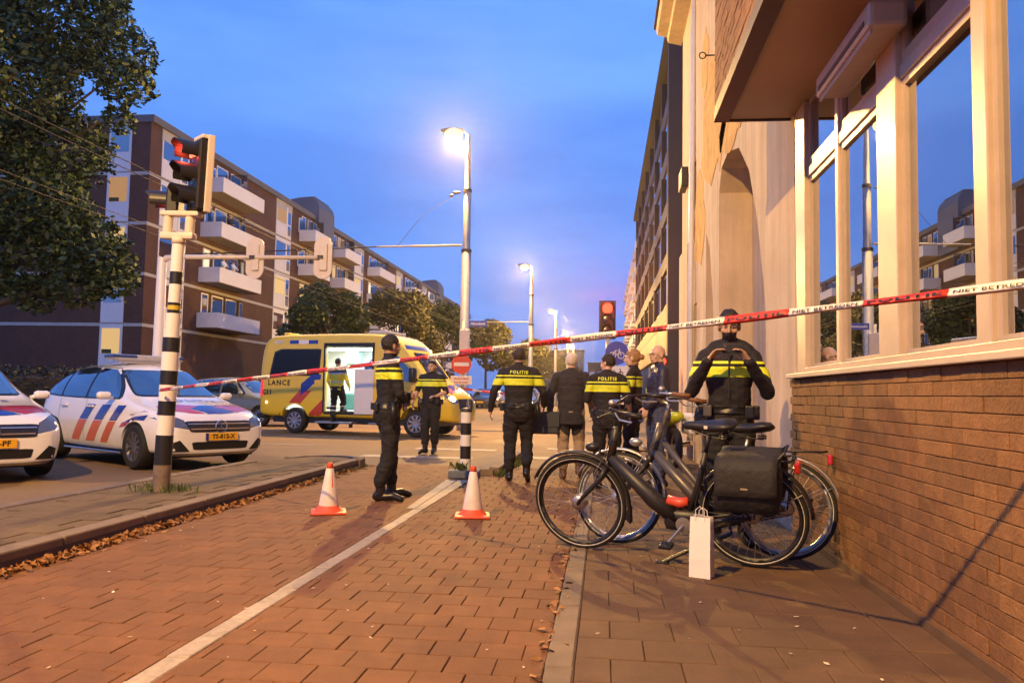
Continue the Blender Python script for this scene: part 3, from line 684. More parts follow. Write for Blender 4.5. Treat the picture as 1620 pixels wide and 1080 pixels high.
# ------------------------------------------------------------------ street lamps
def street_lamp(x, y, label, h=9.5, s=1.):
    t = thing('street_lamp', label, 'street lamp', (x, y, 0), 0, 'street lamps in one row along the tram street')
    MB().lathe([(.20, 0), (.20, .5), (.155, .55), (.155, 5.7), (.135, 5.72)], 16).build('lower_pole', m_steel, t, smooth=True)
    MB().lathe([(.125, 5.7), (.115, 7.7), (.10, 7.72), (.075, 9.0), (.06, h)], 16).build('upper_pole', m_steel, t, smooth=True)
    MB().lathe([(.17, 5.66), (.17, 5.76)], 16, cap=True).build('collar', m_darksteel, t); MB().lathe([(.14, 7.62), (.14, 7.72)], 14, cap=True).build('collar', m_darksteel, t)
    MB().tube([(0, 0, h-.25), (-.05, 0, h+.05), (-.22, 0, h+.16)], .04, 8).build('arm', m_steel, t, smooth=True)
    hd = MB().loft([[(-.20-a, w*cos(k*pi/4), h+.17+hh*sin(k*pi/4)) for k in range(8)] for a, w, hh in ((0, .06, .05), (.15, .13, .08), (.5, .15, .09), (.72, .08, .05))]).build('head', m_steel, t, smooth=True)
    MB().ball((-.50, 0, h+.04), (.30, .22, .20), 16, 10).build('glass_bowl', m_lampglow, hd)
    ld = bpy.data.lights.new('lamp_light', 'POINT'); ld.energy = LAMP_W; ld.color = LAMP_COL; ld.shadow_soft_size = .10
    lo = bpy.data.objects.new('lamp_light', ld); COL.objects.link(lo); lo.parent = hd; lo.location = (-.50, 0, h-.30)
    return t
LX = -4.42
street_lamp(LX, 25, 'nearest and tallest lit street lamp, on the pole beside the ambulance')
street_lamp(LX-.35, 52, 'second lit street lamp along the row, halfway down the sky')
street_lamp(LX-.4, 80, 'third lit street lamp along the row, above the grey haired man')
street_lamp(LX-.45, 108, 'fourth lit street lamp, a small glow low over the street end')
street_lamp(LX-.7, 135, 'farthest lit street lamp, just above the heads at the street end')
street_lamp(LX, -2.2, 'lit street lamp of the same row standing behind the viewpoint')

# overhead tram wires and span arms
def wire(name, label, pts, r, m=m_darksteel, cat='wire', group=None): return tag(MB().tube(pts, r, 6).build(name, m), label, cat, group)
for x, z, l in ((-9.0, 5.28, 'lower tram wire of the nearer track, second from the top at the left edge'), (-9.05, 5.45, 'top tram wire crossing the tree at the upper left'), (-12.3, 5.55, 'lower tram wire of the farther track crossing the tree'), (-12.25, 5.35, 'lowest tram wire at the left edge below the others')):
    wire('tram_wire', l, [(x, -5, z), (x, 260, z)], .010, mat('copper_wire', (.045, .03, .022), .7), group='tram wires over the road')
t = thing('span_arm', 'thin horizontal tram wire bracket reaching left from the tall lamp pole', 'bracket', (LX-.16, 25, 5.9))
MB().cyl((0, 0, 0), (-1.6, 0, -.02), .04, n=8).cyl((-1.6, 0, -.02), (-2.8, 0, -.04), .03, n=8).build('tube', m_steel, t)
MB().cyl((-2.8, 0, -.04), (-9.5, 0, -.28), .022, n=6).build('rod', m_darksteel, t)
MB().tube([(-2.1, 0, 0), (-1.3, 0, 1.0), (-.05, 0, 1.78)], .008, 5).build('stay_wire', m_darksteel, t)
MB().ball((-.2, 0, 1.72), (.14, .04, .05)).ball((-.36, 0, 1.62), (.07, .04, .05)).build('insulator', m_darksteel, t)
t = thing('span_arm', 'thin horizontal bracket reaching left from the second lamp pole', 'bracket', (LX-.5, 52, 5.9))
MB().cyl((0, 0, 0), (-4.2, 0, -.06), .035, n=8).build('tube', m_steel, t)
# ------------------------------------------------------------------ people
def V3(p): return Vector(p)
class Fig:
    """collects overlapping rounded solids; one voxel-remeshed skin results"""
    def __init__(s): s.mb = MB(); s.seg = []
    def limb(s, pts, rs, tg, n=12, flat=1.):
        pts = [V3(p) for p in pts]
        for i in range(len(pts)-1):
            s.mb.tube([pts[i], pts[i+1]], [rs[i], rs[i+1]], n); s.seg.append((pts[i], pts[i+1], rs[i], rs[i+1], tg))
        for p, r in zip(pts, rs): s.mb.ball(p, r*1.0, 12, 8)
    def ell(s, c, r, tg, M=None):
        if M is not None: s.mb.M = M
        s.mb.ball(c, r, 16, 12); s.mb.M = Matrix.Identity(4)
        cc = M @ V3(c) if M is not None else V3(c)
        s.seg.append((cc, cc+V3((0, 0, 1e-4)), min(r)*1.0, min(r)*1.0, tg))
    def rings(s, rr, tg, n=20, pw=2.4):
        R = []
        for c, rx, ry, yaw in rr:
            ring = []
            for k in range(n):
                a = 2*pi*k/n; ca, sa = cos(a), sin(a)
                x = rx*math.copysign(abs(ca)**(2/pw), ca); y = ry*math.copysign(abs(sa)**(2/pw), sa)
                ring.append((c[0]+x*cos(yaw)-y*sin(yaw), c[1]+x*sin(yaw)+y*cos(yaw), c[2]))
            R.append(ring)
        s.mb.loft(R)
        for i in range(len(rr)-1):
            t = tg[i] if isinstance(tg, list) else tg
            s.seg.append((V3(rr[i][0]), V3(rr[i+1][0]), (rr[i][1]+rr[i][2])*.5, (rr[i+1][1]+rr[i+1][2])*.5, t))
def hand(F, w, d, nrm, side, curl=.5, tg='skin', k=1.):
    """palm, four unequal fingers and a thumb from the side of the palm"""
    w = V3(w); d = V3(d).normalized(); nrm = V3(nrm); nrm = (nrm-d*nrm.dot(d)).normalized(); lat = d.cross(nrm)*side
    kn = w+d*.085*k
    for u in (-.028, -.009, .010, .028): F.limb([w+lat*u*.6*k+d*.01, kn+lat*u*k], [.015*k, .0125*k], tg, 8)
    for u, ln in zip((-.030, -.010, .010, .030), (.062, .078, .084, .074)):
        p = kn+lat*u*k; dd = d.copy(); pts = [p]
        for j, fr in enumerate((.42, .33, .25)):
            dd = (Matrix.Rotation(curl*(.55+.35*j), 3, lat*side) @ dd) if True else dd
            p = p+dd*ln*fr*k; pts.append(p)
        F.limb(pts, [.0095*k, .009*k, .0082*k, .007*k], tg, 8)
    t0 = w+d*.028*k+lat*.030*k; t1 = t0+(d*.55+lat*.75+nrm*.25).normalized()*.038*k; t2 = t1+(d*.85+lat*.25+nrm*.35).normalized()*.032*k
    F.limb([t0, t1, t2], [.014*k, .011*k, .0085*k], tg, 8)

M_SKIN = [mat('skin_light', (.58, .36, .26), .5, var=.06, scale=12), mat('skin_tan', (.44, .26, .17), .5, var=.06, scale=12), mat('skin_pale', (.62, .40, .30), .5, var=.06, scale=12)]
m_uni = mat('uniform_navy', (.008, .008, .013), .8, var=.25, scale=14, bump=.25, bscale=28)
m_unit = mat('uniform_trousers', (.0095, .009, .012), .85, var=.25, scale=12, bump=.3, bscale=22)
m_boot = mat('black_leather', (.012, .010, .010), .35, var=.2, scale=20)
m_hv = mat('hi_vis_yellow', (.72, .80, .035), .55, var=.08, scale=20)
m_hvj = mat('hi_vis_jacket', (.80, .68, .03), .6, var=.12, scale=8, bump=.2, bscale=20)
m_teal = mat('jacket_teal', (.05, .10, .12), .7, var=.15)
m_refl = mat('reflective_grey', (.6, .6, .58), .35, var=.1)
m_belt = mat('belt_black', (.009, .009, .010), .4, var=.2)
m_kit = mat('kit_grey', (.09, .085, .085), .35, var=.2)

def figure(name, label, loc, rz, h=1.8, pose=None, cloth=None, skin=0, hair=None, vox=.0085, bulk=1., bands=True, back_text=False, mask=False, belt=True, head_yaw=0., head_tilt=0., hair_long=0., glasses=False, bald=False, group=None, coat=0., short=False, seed=0, lean=0., k_sh=1., grey_coat=None, band_z=((1.285, 1.375), (1.40, 1.42)), fingers=True, cat='person', arms_up=False, bun=False):
    K = h/1.8; P = dict(hipL=(-.095, 0, .94), hipR=(.095, 0, .94), kneeL=(-.105, .025, .50), kneeR=(.105, .025, .50), ankL=(-.11, -.02, .09), ankR=(.11, -.02, .09), toeL=(-.15, .19, .03), toeR=(.15, .19, .03),
             shL=(-.195*k_sh, -.01, 1.455), shR=(.195*k_sh, -.01, 1.455), elL=(-.255, -.03, 1.17), elR=(.255, -.03, 1.17), wrL=(-.265, .06, .93), wrR=(.265, .06, .93),
             hdL=(-.05, .25, -1), hdR=(.05, .25, -1), hnL=(1, 0, 0), hnR=(-1, 0, 0), curlL=.5, curlR=.5, tw=0.)
    P.update(pose or {})
    def lv(p):   # lean of everything above the hips
        p = V3(p); t = max(0, p.z-.95); return V3((p.x, p.y+lean*t, p.z))
    F = Fig(); b = bulk; tw = P['tw']
    J = {k: V3(v) for k, v in P.items() if isinstance(v, tuple)}
    for k in ('shL', 'shR', 'elL', 'elR', 'wrL', 'wrR'): J[k] = lv(J[k])
    hipc = (J['hipL']+J['hipR'])/2
    def c(z, y=0): return tuple(lv((hipc.x*(1-min(1, (z-.9)/.4)), y, z)))
    tt = 'coat' if coat else 'shirt'
    F.rings([(c(.80+.0, -.01), .13, .10, 0), (c(.87, -.01), .175*b, .125*b, 0), (c(.95, -.012), .182*b, .13*b, 0), (c(1.03, 0), .168*b, .122*b, tw*.2), (c(1.12, .01), .162*b, .12*b, tw*.4), (c(1.25, .01), .178*b, .128*b, tw*.7), (c(1.36, 0), .192*b*k_sh, .128*b, tw), (c(1.44, -.01), .185*b*k_sh, .105*b, tw), (c(1.50, -.015), .12, .075, tw), (c(1.54, -.01), .065, .06, tw)],
            ['trouser', 'trouser', 'trouser', tt, tt, tt, tt, tt, tt])
    if coat:
        F.rings([(c(.95-coat, 0), .205, .15, 0), (c(.95, 0), .20, .148, 0), (c(1.1, .0), .19, .145, 0), (c(1.3, 0), .20, .14, 0)], 'coat')
    for s_ in 'LR':
        sh, el, wr = J['sh'+s_], J['el'+s_], J['wr'+s_]; ab = 1.1 if coat else 1.
        F.limb([sh, sh*.45+el*.55, el], [.066*b*ab, .062*b*ab, .054*ab], tt)
        mid = el*.5+wr*.5
        if short: F.limb([el*.6+sh*.4, el, mid, wr], [.047, .043, .040, .028], 'skin')
        else: F.limb([el, mid, wr], [.055*ab, .050*ab, .040*ab], tt)
        if fingers: hand(F, wr, P['hd'+s_], P['hn'+s_], 1 if s_ == 'R' else -1, P['curl'+s_])
        else: F.ell(tuple(wr+V3(P['hd'+s_]).normalized()*.06), (.035, .035, .055), 'skin')
        hp, kn, an, to = J['hip'+s_], J['knee'+s_], J['ank'+s_], J['toe'+s_]
        F.limb([hp, hp*.5+kn*.5+V3((0, .01, 0)), kn], [.10*b, .096*b, .082], 'trouser')
        F.limb([kn, kn*.5+an*.5+V3((0, -.02, 0)), an+V3((0, -.005, .12))], [.082, .083, .074], 'trouser')
        dr = (to-an); dr.z = 0; dr.normalize()
        up = V3((0, 0, 1)) if abs(to.z-an.z) < .16 else (an-to).normalized().cross(V3((1, 0, 0)))
        F.limb([an+V3((0, 0, .12)), an, an-dr*.045+V3((0, 0, -.035))], [.056, .052, .046], 'boot')
        F.limb([an-dr*.03+V3((0, 0, -.045)), an*.4+to*.6+V3((0, 0, .008)), to], [.044, .042, .034], 'boot')
    for s_ in (-1, 1): F.limb([lv((s_*.035, -.02, 1.535)), lv((s_*.11, -.018, 1.49)), J['shL' if s_ < 0 else 'shR']+V3((0, 0, .0))], [.045, .056, .062], tt)
    # head
    hc = lv((0, .015, 1.665)); MH = Matrix.Translation(hc) @ Matrix.Rotation(head_yaw, 4, 'Z') @ Matrix.Rotation(head_tilt, 4, 'X')
    F.limb([lv((0, -.015, 1.50)), lv((0, -.005, 1.60))], [.060, .056], 'neck')
    F.ell((0, -.012, .03), (.077, .098, .098), 'head', MH); F.ell((0, .028, -.045), (.058, .066, .075), 'head', MH); F.ell((0, .05, -.085), (.030, .032, .026), 'head', MH)
    F.ell((0, .085, .025), (.045, .014, .014), 'head', MH)
    for s_ in (-1, 1): F.ell((s_*.080, -.008, -.008), (.010, .022, .034), 'head', MH); F.ell((s_*.045, .066, -.028), (.02, .018, .02), 'head', MH)
    def hm(p): return MH @ V3(p)
    F.limb([hm((0, .092, .012)), hm((0, .110, -.030))], [.009, .0135], 'head', 8)
    F.limb([hm((-.022, .088, -.060)), hm((.022, .088, -.060))], [.009, .009], 'head', 8)
    # skin
    tmp = F.mb.build('tmp', None); md = tmp.modifiers.new('r', 'REMESH'); md.mode = 'VOXEL'; md.voxel_size = vox
    sm = tmp.modifiers.new('s', 'SMOOTH'); sm.factor = .5; sm.iterations = max(2, int(.024/vox))
    me = evalmesh(tmp); kill(tmp); me.name = 'body'
    nv = len(me.vertices); co = np.empty(nv*3); me.vertices.foreach_get('co', co); co = co.reshape(-1, 3)
    def classify(pts):
        best = np.full(len(pts), 1e9); lab = np.zeros(len(pts), int)
        for a, b_, r0, r1, tg in F.seg:
            a = np.array(a); d = np.array(b_)-a; t = np.clip(((pts-a)@d)/(d@d), 0, 1); q = a+t[:, None]*d
            dist = (np.linalg.norm(pts-q, axis=1)-(r0+(r1-r0)*t)); w = dist < best; best[w] = dist[w]; lab[w] = TAGS.index(tg)
        return lab
    TAGS = ['skin', 'head', 'neck', 'shirt', 'coat', 'trouser', 'boot']
    lab_v = classify(co)
    # cloth folds
    nrm = np.empty(nv*3); me.vertex_normals.foreach_get('vector', nrm); nrm = nrm.reshape(-1, 3)
    is_cl = np.isin(lab_v, [3, 4, 5]); off = np.zeros(nv); sd = Vector((seed*3.1, seed*1.7, 0))
    for i in np.nonzero(is_cl)[0]:
        p = co[i]; amp = .013 if lab_v[i] == 5 else .008
        v_ = Vector((p[0]*8, p[1]*8, p[2]*13))+sd
        off[i] = amp*(noise.noise(v_)+.6*noise.noise(v_*2.1+Vector((p[2]*6, 0, 0))))
    co = co+nrm*off[:, None]; me.vertices.foreach_set('co', co.reshape(-1))
    C = dict(shirt=m_uni, coat=m_uni, trouser=m_unit, boot=m_boot); C.update(cloth or {})
    sk = M_SKIN[skin]
    for mm in (sk, sk, (m_uni if mask else sk), C['shirt'], C['coat'], C['trouser'], C['boot']): me.materials.append(mm)
    ctr = np.empty(len(me.polygons)*3); me.polygons.foreach_get('center', ctr); ctr = ctr.reshape(-1, 3); lab = classify(ctr)
    MHi = np.array(MH.inverted()); hl = ctr@MHi[:3, :3].T+MHi[:3, 3]
    if mask: lab[(lab == 1) & (hl[:, 2] < -.040)] = 3
    lab[(lab == 2) & (ctr[:, 2] < 1.535)] = 3 if not coat else 4
    me.polygons.foreach_set('material_index', lab.astype(np.int32)); me.polygons.foreach_set('use_smooth', [True]*len(me.polygons)); me.update()
    root = thing(name, label, cat, loc, rz, group); root.scale = (K, K, K)
    body = link('body', me, root)
    # pieces that follow the body
    pv = [p.vertices[:] for p in me.polygons]; n2 = np.empty(nv*3); me.vertex_normals.foreach_get('vector', n2); n2 = n2.reshape(-1, 3)
    def shell(mask_f, offset, m, nm, cuts=(), rough=0.):
        idx = np.nonzero(mask_f)[0]
        if len(idx) == 0: return None
        used = sorted({v for i in idx for v in pv[i]}); mp_ = {v: k for k, v in enumerate(used)}
        vs_ = [tuple(co[v]+n2[v]*(offset*(1+rough*noise.noise(Vector(co[v]*40))))) for v in used]
        m2 = bpy.data.meshes.new(nm); m2.from_pydata(vs_, [], [tuple(mp_[v] for v in pv[i]) for i in idx])
        if cuts:
            bm = bmesh.new(); bm.from_mesh(m2)
            for pco, pno in cuts: bmesh.ops.bisect_plane(bm, geom=bm.verts[:]+bm.edges[:]+bm.faces[:], plane_co=pco, plane_no=pno, clear_outer=True)
            bm.to_mesh(m2); bm.free()
        m2.materials.append(m); m2.polygons.foreach_set('use_smooth', [True]*len(m2.polygons))
        o = link(nm, m2, root); sl = o.modifiers.new('thick', 'SOLIDIFY'); sl.thickness = max(.003, offset*.8); sl.offset = -1
        return o
    zc = ctr[:, 2]; cl = np.isin(lab, [3, 4]); forearm = np.zeros(len(ctr), bool)
    for s_ in 'LR':
        a_ = np.array(J['el'+s_]); d_ = np.array(J['wr'+s_])-a_; tt_ = ((ctr-a_)@d_)/(d_@d_); q_ = a_+np.clip(tt_, 0, 1)[:, None]*d_; forearm |= (np.linalg.norm(ctr-q_, axis=1) < .085) & (tt_ > -.05) & arms_up
    tors = cl & ~forearm
    if bands:
        for (z0, z1) in band_z:
            shell(tors & (zc > z0-.02) & (zc < z1+.02), .005, m_hv, 'reflective_band', [((0, 0, z1), (0, 0, 1)), ((0, 0, z0), (0, 0, -1))])
    if belt:
        tt_ = (np.abs(ctr[:, 0]) < .23) & np.isin(lab, [3, 5])
        shell(tt_ & (zc > .97) & (zc < 1.06), .012, m_belt, 'belt', [((0, 0, 1.045), (0, 0, 1)), ((0, 0, .985), (0, 0, -1))])
        for (x, y, sx, sy, sz, m) in ((.205, .02, .04, .07, .13, m_belt), (.16, .13, .045, .04, .07, m_kit), (-.15, .13, .05, .04, .08, m_belt), (-.20, .0, .035, .06, .09, m_belt), (.10, -.135, .05, .035, .08, m_belt), (-.08, -.14, .06, .03, .06, m_belt)):
            q = MB(); q.box(x*b-sx/2-.01, x*b+sx/2+.01, y*b-sy/2, y*b+sy/2, 1.03-sz, 1.05, .012); q.build('pouch', m, root)
        q = MB(); q.tube([(.222*b, .0, 1.06), (.235*b, .0, .95), (.235*b, -.01, .82)], [.03, .034, .024], 8); q.tube([(.235*b, .0, 1.05), (.245*b, .03, 1.09), (.245*b, .055, 1.06)], .014, 6); q.build('holster', m_belt, root, smooth=True)
    if hair is not None:
        x, y, z = hl[:, 0], hl[:, 1], hl[:, 2]
        line = (z > .045+.30*np.maximum(0, y-.045)) | ((y < -.005) & (z > -.03-hair_long)) | ((y < .03) & (z > .012) & (np.abs(x) > .055))
        ear = (np.abs(x) > .078) & (z < .028) & (z > -.05) & (y > -.04) & (y < .03)
        if bald: line = (y < -.03) & (z > -.05) & (z < .02)
        sel = ((lab == 1) | ((lab == 2) & (hair_long > 0))) & line & ~ear
        shell(sel, .004 if bald else .009, hair, 'hair', rough=.8)
    if bun:
        q = MB(); q.M = MH; q.ball((0, -.125, .02), (.045, .04, .042), 12, 8); q.build('hair_bun', hair, root, smooth=True)
    # eyes and mouth
    if not mask:
        q = MB(); q.M = MH; q.tube([(-.024, .0935, -.062), (0, .1005, -.0625), (.024, .0935, -.062)], .0045, 6); q.build('mouth', mat('lip', (.33, .13, .11), .5), root)
    for s_ in (-1, 1):
        q = MB(); q.M = MH; q.ball((s_*.031, .0815, .006), (.013, .008, .007), 10, 6); e_ = q.build('eye', mat('eye_white', (.7, .68, .66), .2), root, smooth=True)
        q = MB(); q.M = MH; q.ball((s_*.031, .0875, .006), (.0062, .004, .0062), 8, 6); q.build('pupil', m_black, e_)
        q = MB(); q.M = MH; q.tube([(s_*.015, .096, .024), (s_*.048, .084, .023)], .0042, 6); q.build('eyebrow', hair or m_black, root)
    if glasses:
        q = MB(); q.M = MH
        for s_ in (-1, 1): q.torus(.022, .0022, 16, 5, 'y', (s_*.031, .112, .004)); q.tube([(s_*.053, .112, .008), (s_*.083, 0, .004)], .002, 5)
        q.tube([(-.009, .113, .006), (.009, .113, .006)], .002, 5); q.build('glasses', m_black, root)
    if back_text:
        bv = bvh_of(me); text_decal(bv, 'POLITIE', .058, 0, 1.455, '-y', .007, m_hv, 'back_lettering', root, sp=1.25)
        q = [(-.02, .018), (.0, .03), (.02, .018), (.016, -.012), (0, -.026), (-.016, -.012)]
    return root, dict(body=me, bvh=None, MH=MH, J=J, F=F)

h_dark = mat('dark_hair', (.012, .009, .008), .55, var=.3, scale=60, bump=.5, bscale=120)
h_brown = mat('brown_hair', (.03, .017, .010), .55, var=.3, scale=60, bump=.5, bscale=120)
h_blond = mat('blond_hair', (.34, .19, .075), .5, var=.2, scale=60, bump=.5, bscale=120)
h_white = mat('white_hair', (.68, .60, .52), .6, var=.15, scale=60, bump=.5, bscale=120)
GP = 'police officers inside the cordon'
# nearest standing officer, back turned, looking along the street
figure('person', 'officer standing between the two cones with back turned, dark uniform, arms folded', (-2.33, 8.50, 0), rad(-62), 1.80,
       dict(ankL=(-.13, .09, .09), toeL=(-.20, .31, .03), kneeL=(-.12, .07, .5), ankR=(.10, -.08, .09), toeR=(.20, .12, .03), kneeR=(.11, 0, .5),
            elL=(-.28, .06, 1.16), elR=(.27, .06, 1.15), wrL=(.05, .24, 1.12), wrR=(-.05, .22, 1.06), hdL=(1, .1, 0), hdR=(-1, .1, 0), hnL=(0, -1, 0), hnR=(0, -1, 0)),
       skin=1, hair=h_dark, bulk=1.10, head_yaw=rad(18), group=GP, seed=1, vox=.0075, band_z=((1.30, 1.375), (1.405, 1.425)))
# officer facing the camera near the ambulance
figure('person', 'short sleeved officer facing the camera in front of the ambulance bonnet', (-3.30, 15.15, 0), rad(172), 1.80,
       dict(ankL=(-.06, -.05, .09), toeL=(-.10, .15, .03), kneeL=(-.09, .04, .5), ankR=(.07, .10, .09), toeR=(.10, .31, .03), kneeR=(.09, .10, .5),
            elR=(.31, -.04, 1.20), wrR=(.34, .10, .98), elL=(-.29, -.02, 1.18), wrL=(-.17, .20, 1.10), hdL=(.5, .8, 0), hnL=(0, 0, -1)), skin=0, hair=h_dark, short=True, bulk=1.06, group=GP, seed=2)
# officer walking away
figure('person', 'officer seen from behind walking up the path, lettering on the jacket', (-1.14, 10.75, 0), rad(6), 1.80,
       dict(ankL=(-.11, -.02, .09), toeL=(-.14, .19, .03), ankR=(.12, -.22, .16), toeR=(.14, -.10, .02), kneeR=(.12, .10, .53), hipR=(.10, .0, .94),
            elL=(-.33, -.07, 1.20), wrL=(-.38, .02, .95), elR=(.33, -.02, 1.20), wrR=(.35, .16, 1.02), hdR=(0, .8, -.5)), skin=0, hair=h_brown, bulk=1.12, back_text=True, group=GP, seed=3, k_sh=1.06, lean=.02)
# officer with short dark hair looking left
figure('person', 'dark haired officer beside the bicycle seen from behind, head turned left', (.05, 10.15, 0), rad(-2), 1.70,
       dict(elL=(-.27, .0, 1.18), wrL=(-.20, .22, 1.08), elR=(.27, .0, 1.18), wrR=(.30, .18, .98)), skin=0, hair=h_dark, bulk=1.0, back_text=True, short=True, group=GP, seed=4, head_yaw=rad(55), k_sh=.98)
# blond officer in profile
figure('person', 'blond officer in profile facing left, hair tied back', (.40, 10.9, 0), rad(76), 1.81,
       dict(elL=(-.26, .02, 1.17), wrL=(-.18, .22, 1.06), elR=(.25, .0, 1.16), wrR=(.2, .2, 1.02)), skin=2, hair=h_blond, hair_long=.05, bun=True, bulk=.96, short=True, group=GP, seed=5, k_sh=.92)
# officer taking a picture by the wall
PH = (1.03, 6.74, 0)
figure('person', 'officer against the stucco wall holding up a phone, dark scarf over the mouth', PH, rad(171), 1.90,
       dict(shL=(-.185, 0, 1.415), shR=(.185, 0, 1.415), elL=(-.285, .07, 1.15), elR=(.285, .07, 1.15), wrL=(-.145, .29, 1.375), wrR=(.15, .30, 1.38), hdL=(.55, .25, .75), hdR=(-.60, .25, .72), hnL=(.5, .3, -.4), hnR=(-.5, .3, -.4), curlL=.45, curlR=.45),
       skin=1, k_sh=.94, hair=h_dark, bulk=1.0, mask=True, group=GP, seed=6, vox=.0062, arms_up=True, head_tilt=rad(-12), band_z=((1.265, 1.345), (1.368, 1.388)))
q = MB(); q.box(-.006, .006, .128, .146, 1.10, 1.47, .003); ph_ = [o for o in bpy.data.objects if o.get('label', '').startswith('officer against')][0]; q.build('zip', m_black, ph_)
# grey haired man with shoulder bag
m_jack = mat('dark_wool_jacket', (.022, .022, .030), .85, var=.2, scale=12, bump=.25, bscale=30)
m_beige = mat('beige_trousers', (.33, .24, .165), .8, var=.12, scale=10, bump=.25, bscale=20)
figure('person', 'white haired man in dark jacket and beige trousers walking away with a bag', (-.45, 11.2, 0), rad(2), 1.76,
       dict(ankL=(-.10, -.02, .09), toeL=(-.13, .19, .03), ankR=(.12, -.18, .17), toeR=(.15, -.03, .05), kneeR=(.12, .12, .52), elL=(-.30, -.02, 1.17), wrL=(-.30, .02, .92), elR=(.29, -.02, 1.18), wrR=(.30, .10, .96)),
       dict(coat=m_jack, trouser=m_beige, boot=mat('brown_shoe', (.12, .06, .03), .5)), skin=2, hair=h_white, bands=False, belt=False, coat=.17, seed=7, bulk=1.04)
# bald man in puffer jacket
m_puff = mat('navy_puffer', (.022, .022, .055), .5, var=.15, scale=10, bump=.6, bscale=16)
m_jean = mat('blue_jeans', (.045, .065, .15), .8, var=.2, scale=10, bump=.25, bscale=22)
figure('person', 'balding man with glasses in navy puffer jacket and blue jeans', (.70, 10.35, 0), rad(100), 1.83,
       dict(elL=(-.26, .02, 1.18), wrL=(-.20, .20, 1.02), elR=(.27, -.02, 1.17), wrR=(.24, .14, .96), ankL=(-.09, .03, .09), toeL=(-.11, .24, .03), ankR=(.09, -.06, .09), toeR=(.12, .15, .03)),
       dict(coat=m_puff, trouser=m_jean, boot=m_boot), skin=2, hair=mat('grey_stubble', (.30, .22, .18), .7), bald=True, bands=False, belt=False, coat=.06, seed=8, bulk=1.07, glasses=True, head_yaw=rad(20))
# paramedic in the ambulance doorway is placed with the ambulance

# things in hands
t = thing('phone', 'black phone held up by the officer at the wall', 'phone', (1.0, 6.395, 1.555), rad(171))
MB().box(-.076, .076, -.005, .005, -.037, .037, .005).build('body', m_black, t); MB().box(-.07, .07, -.0065, -.0052, -.032, .032).build('screen', m_glassdark, t); MB().cyl((.055, .0051, .018), (.055, .007, .018), .010).build('camera_lens', m_kit, t)
t = thing('shoulder_bag', 'dark blue document bag hanging beside the white haired man', 'bag', (-.80, 11.12, .62), rad(4))
m_bag = mat('bag_canvas', (.035, .045, .065), .6, var=.15)
MB().box(-.19, .19, -.06, .06, 0, .31, .03).build('body', m_bag, t); MB().box(-.195, .195, -.072, -.061, .10, .315, .005).build('flap', m_bag, t)
MB().tube([(-.17, 0, .30), (-.06, .03, .55), (.12, .06, .80), (.22, .05, .55), (.19, 0, .30)], .012, 6).build('strap', m_bag, t)
# ------------------------------------------------------------------ vehicles
m_carwhite = mat('car_paint_white', (.80, .78, .76), .22, var=.015, scale=3, coat=1.)
m_blue = mat('livery_blue', (.012, .035, .30), .28, var=.05, coat=.6)
m_redl = mat('livery_red', (.42, .025, .045), .28, var=.05, coat=.6)
m_ored = mat('livery_orange_red', (.58, .13, .06), .28, var=.05, coat=.6)
m_carglass = glassmat('car_glass', (.012, .016, .022), .01, lo=.17)
m_trim = mat('black_trim', (.012, .012, .013), .35, var=.1)
m_chrome = mat('chrome', (.75, .74, .72), .12, 1., var=.02)
m_rim = mat('alloy_rim', (.45, .43, .42), .3, .9, var=.05)
m_tyre = mat('tyre_rubber', (.014, .013, .013), .8, var=.2, bump=.2)
m_plate = mat('plate_yellow', (.75, .40, .02), .4, var=.03)
m_lampglass = mat('headlamp_glass', (.10, .10, .11), .06, .2, var=.1, coat=1.)
m_yel = mat('ambulance_yellow', (.78, .56, .03), .3, var=.03, scale=2, coat=.7)
m_redamb = mat('ambulance_red', (.52, .06, .03), .3, var=.04, coat=.5)

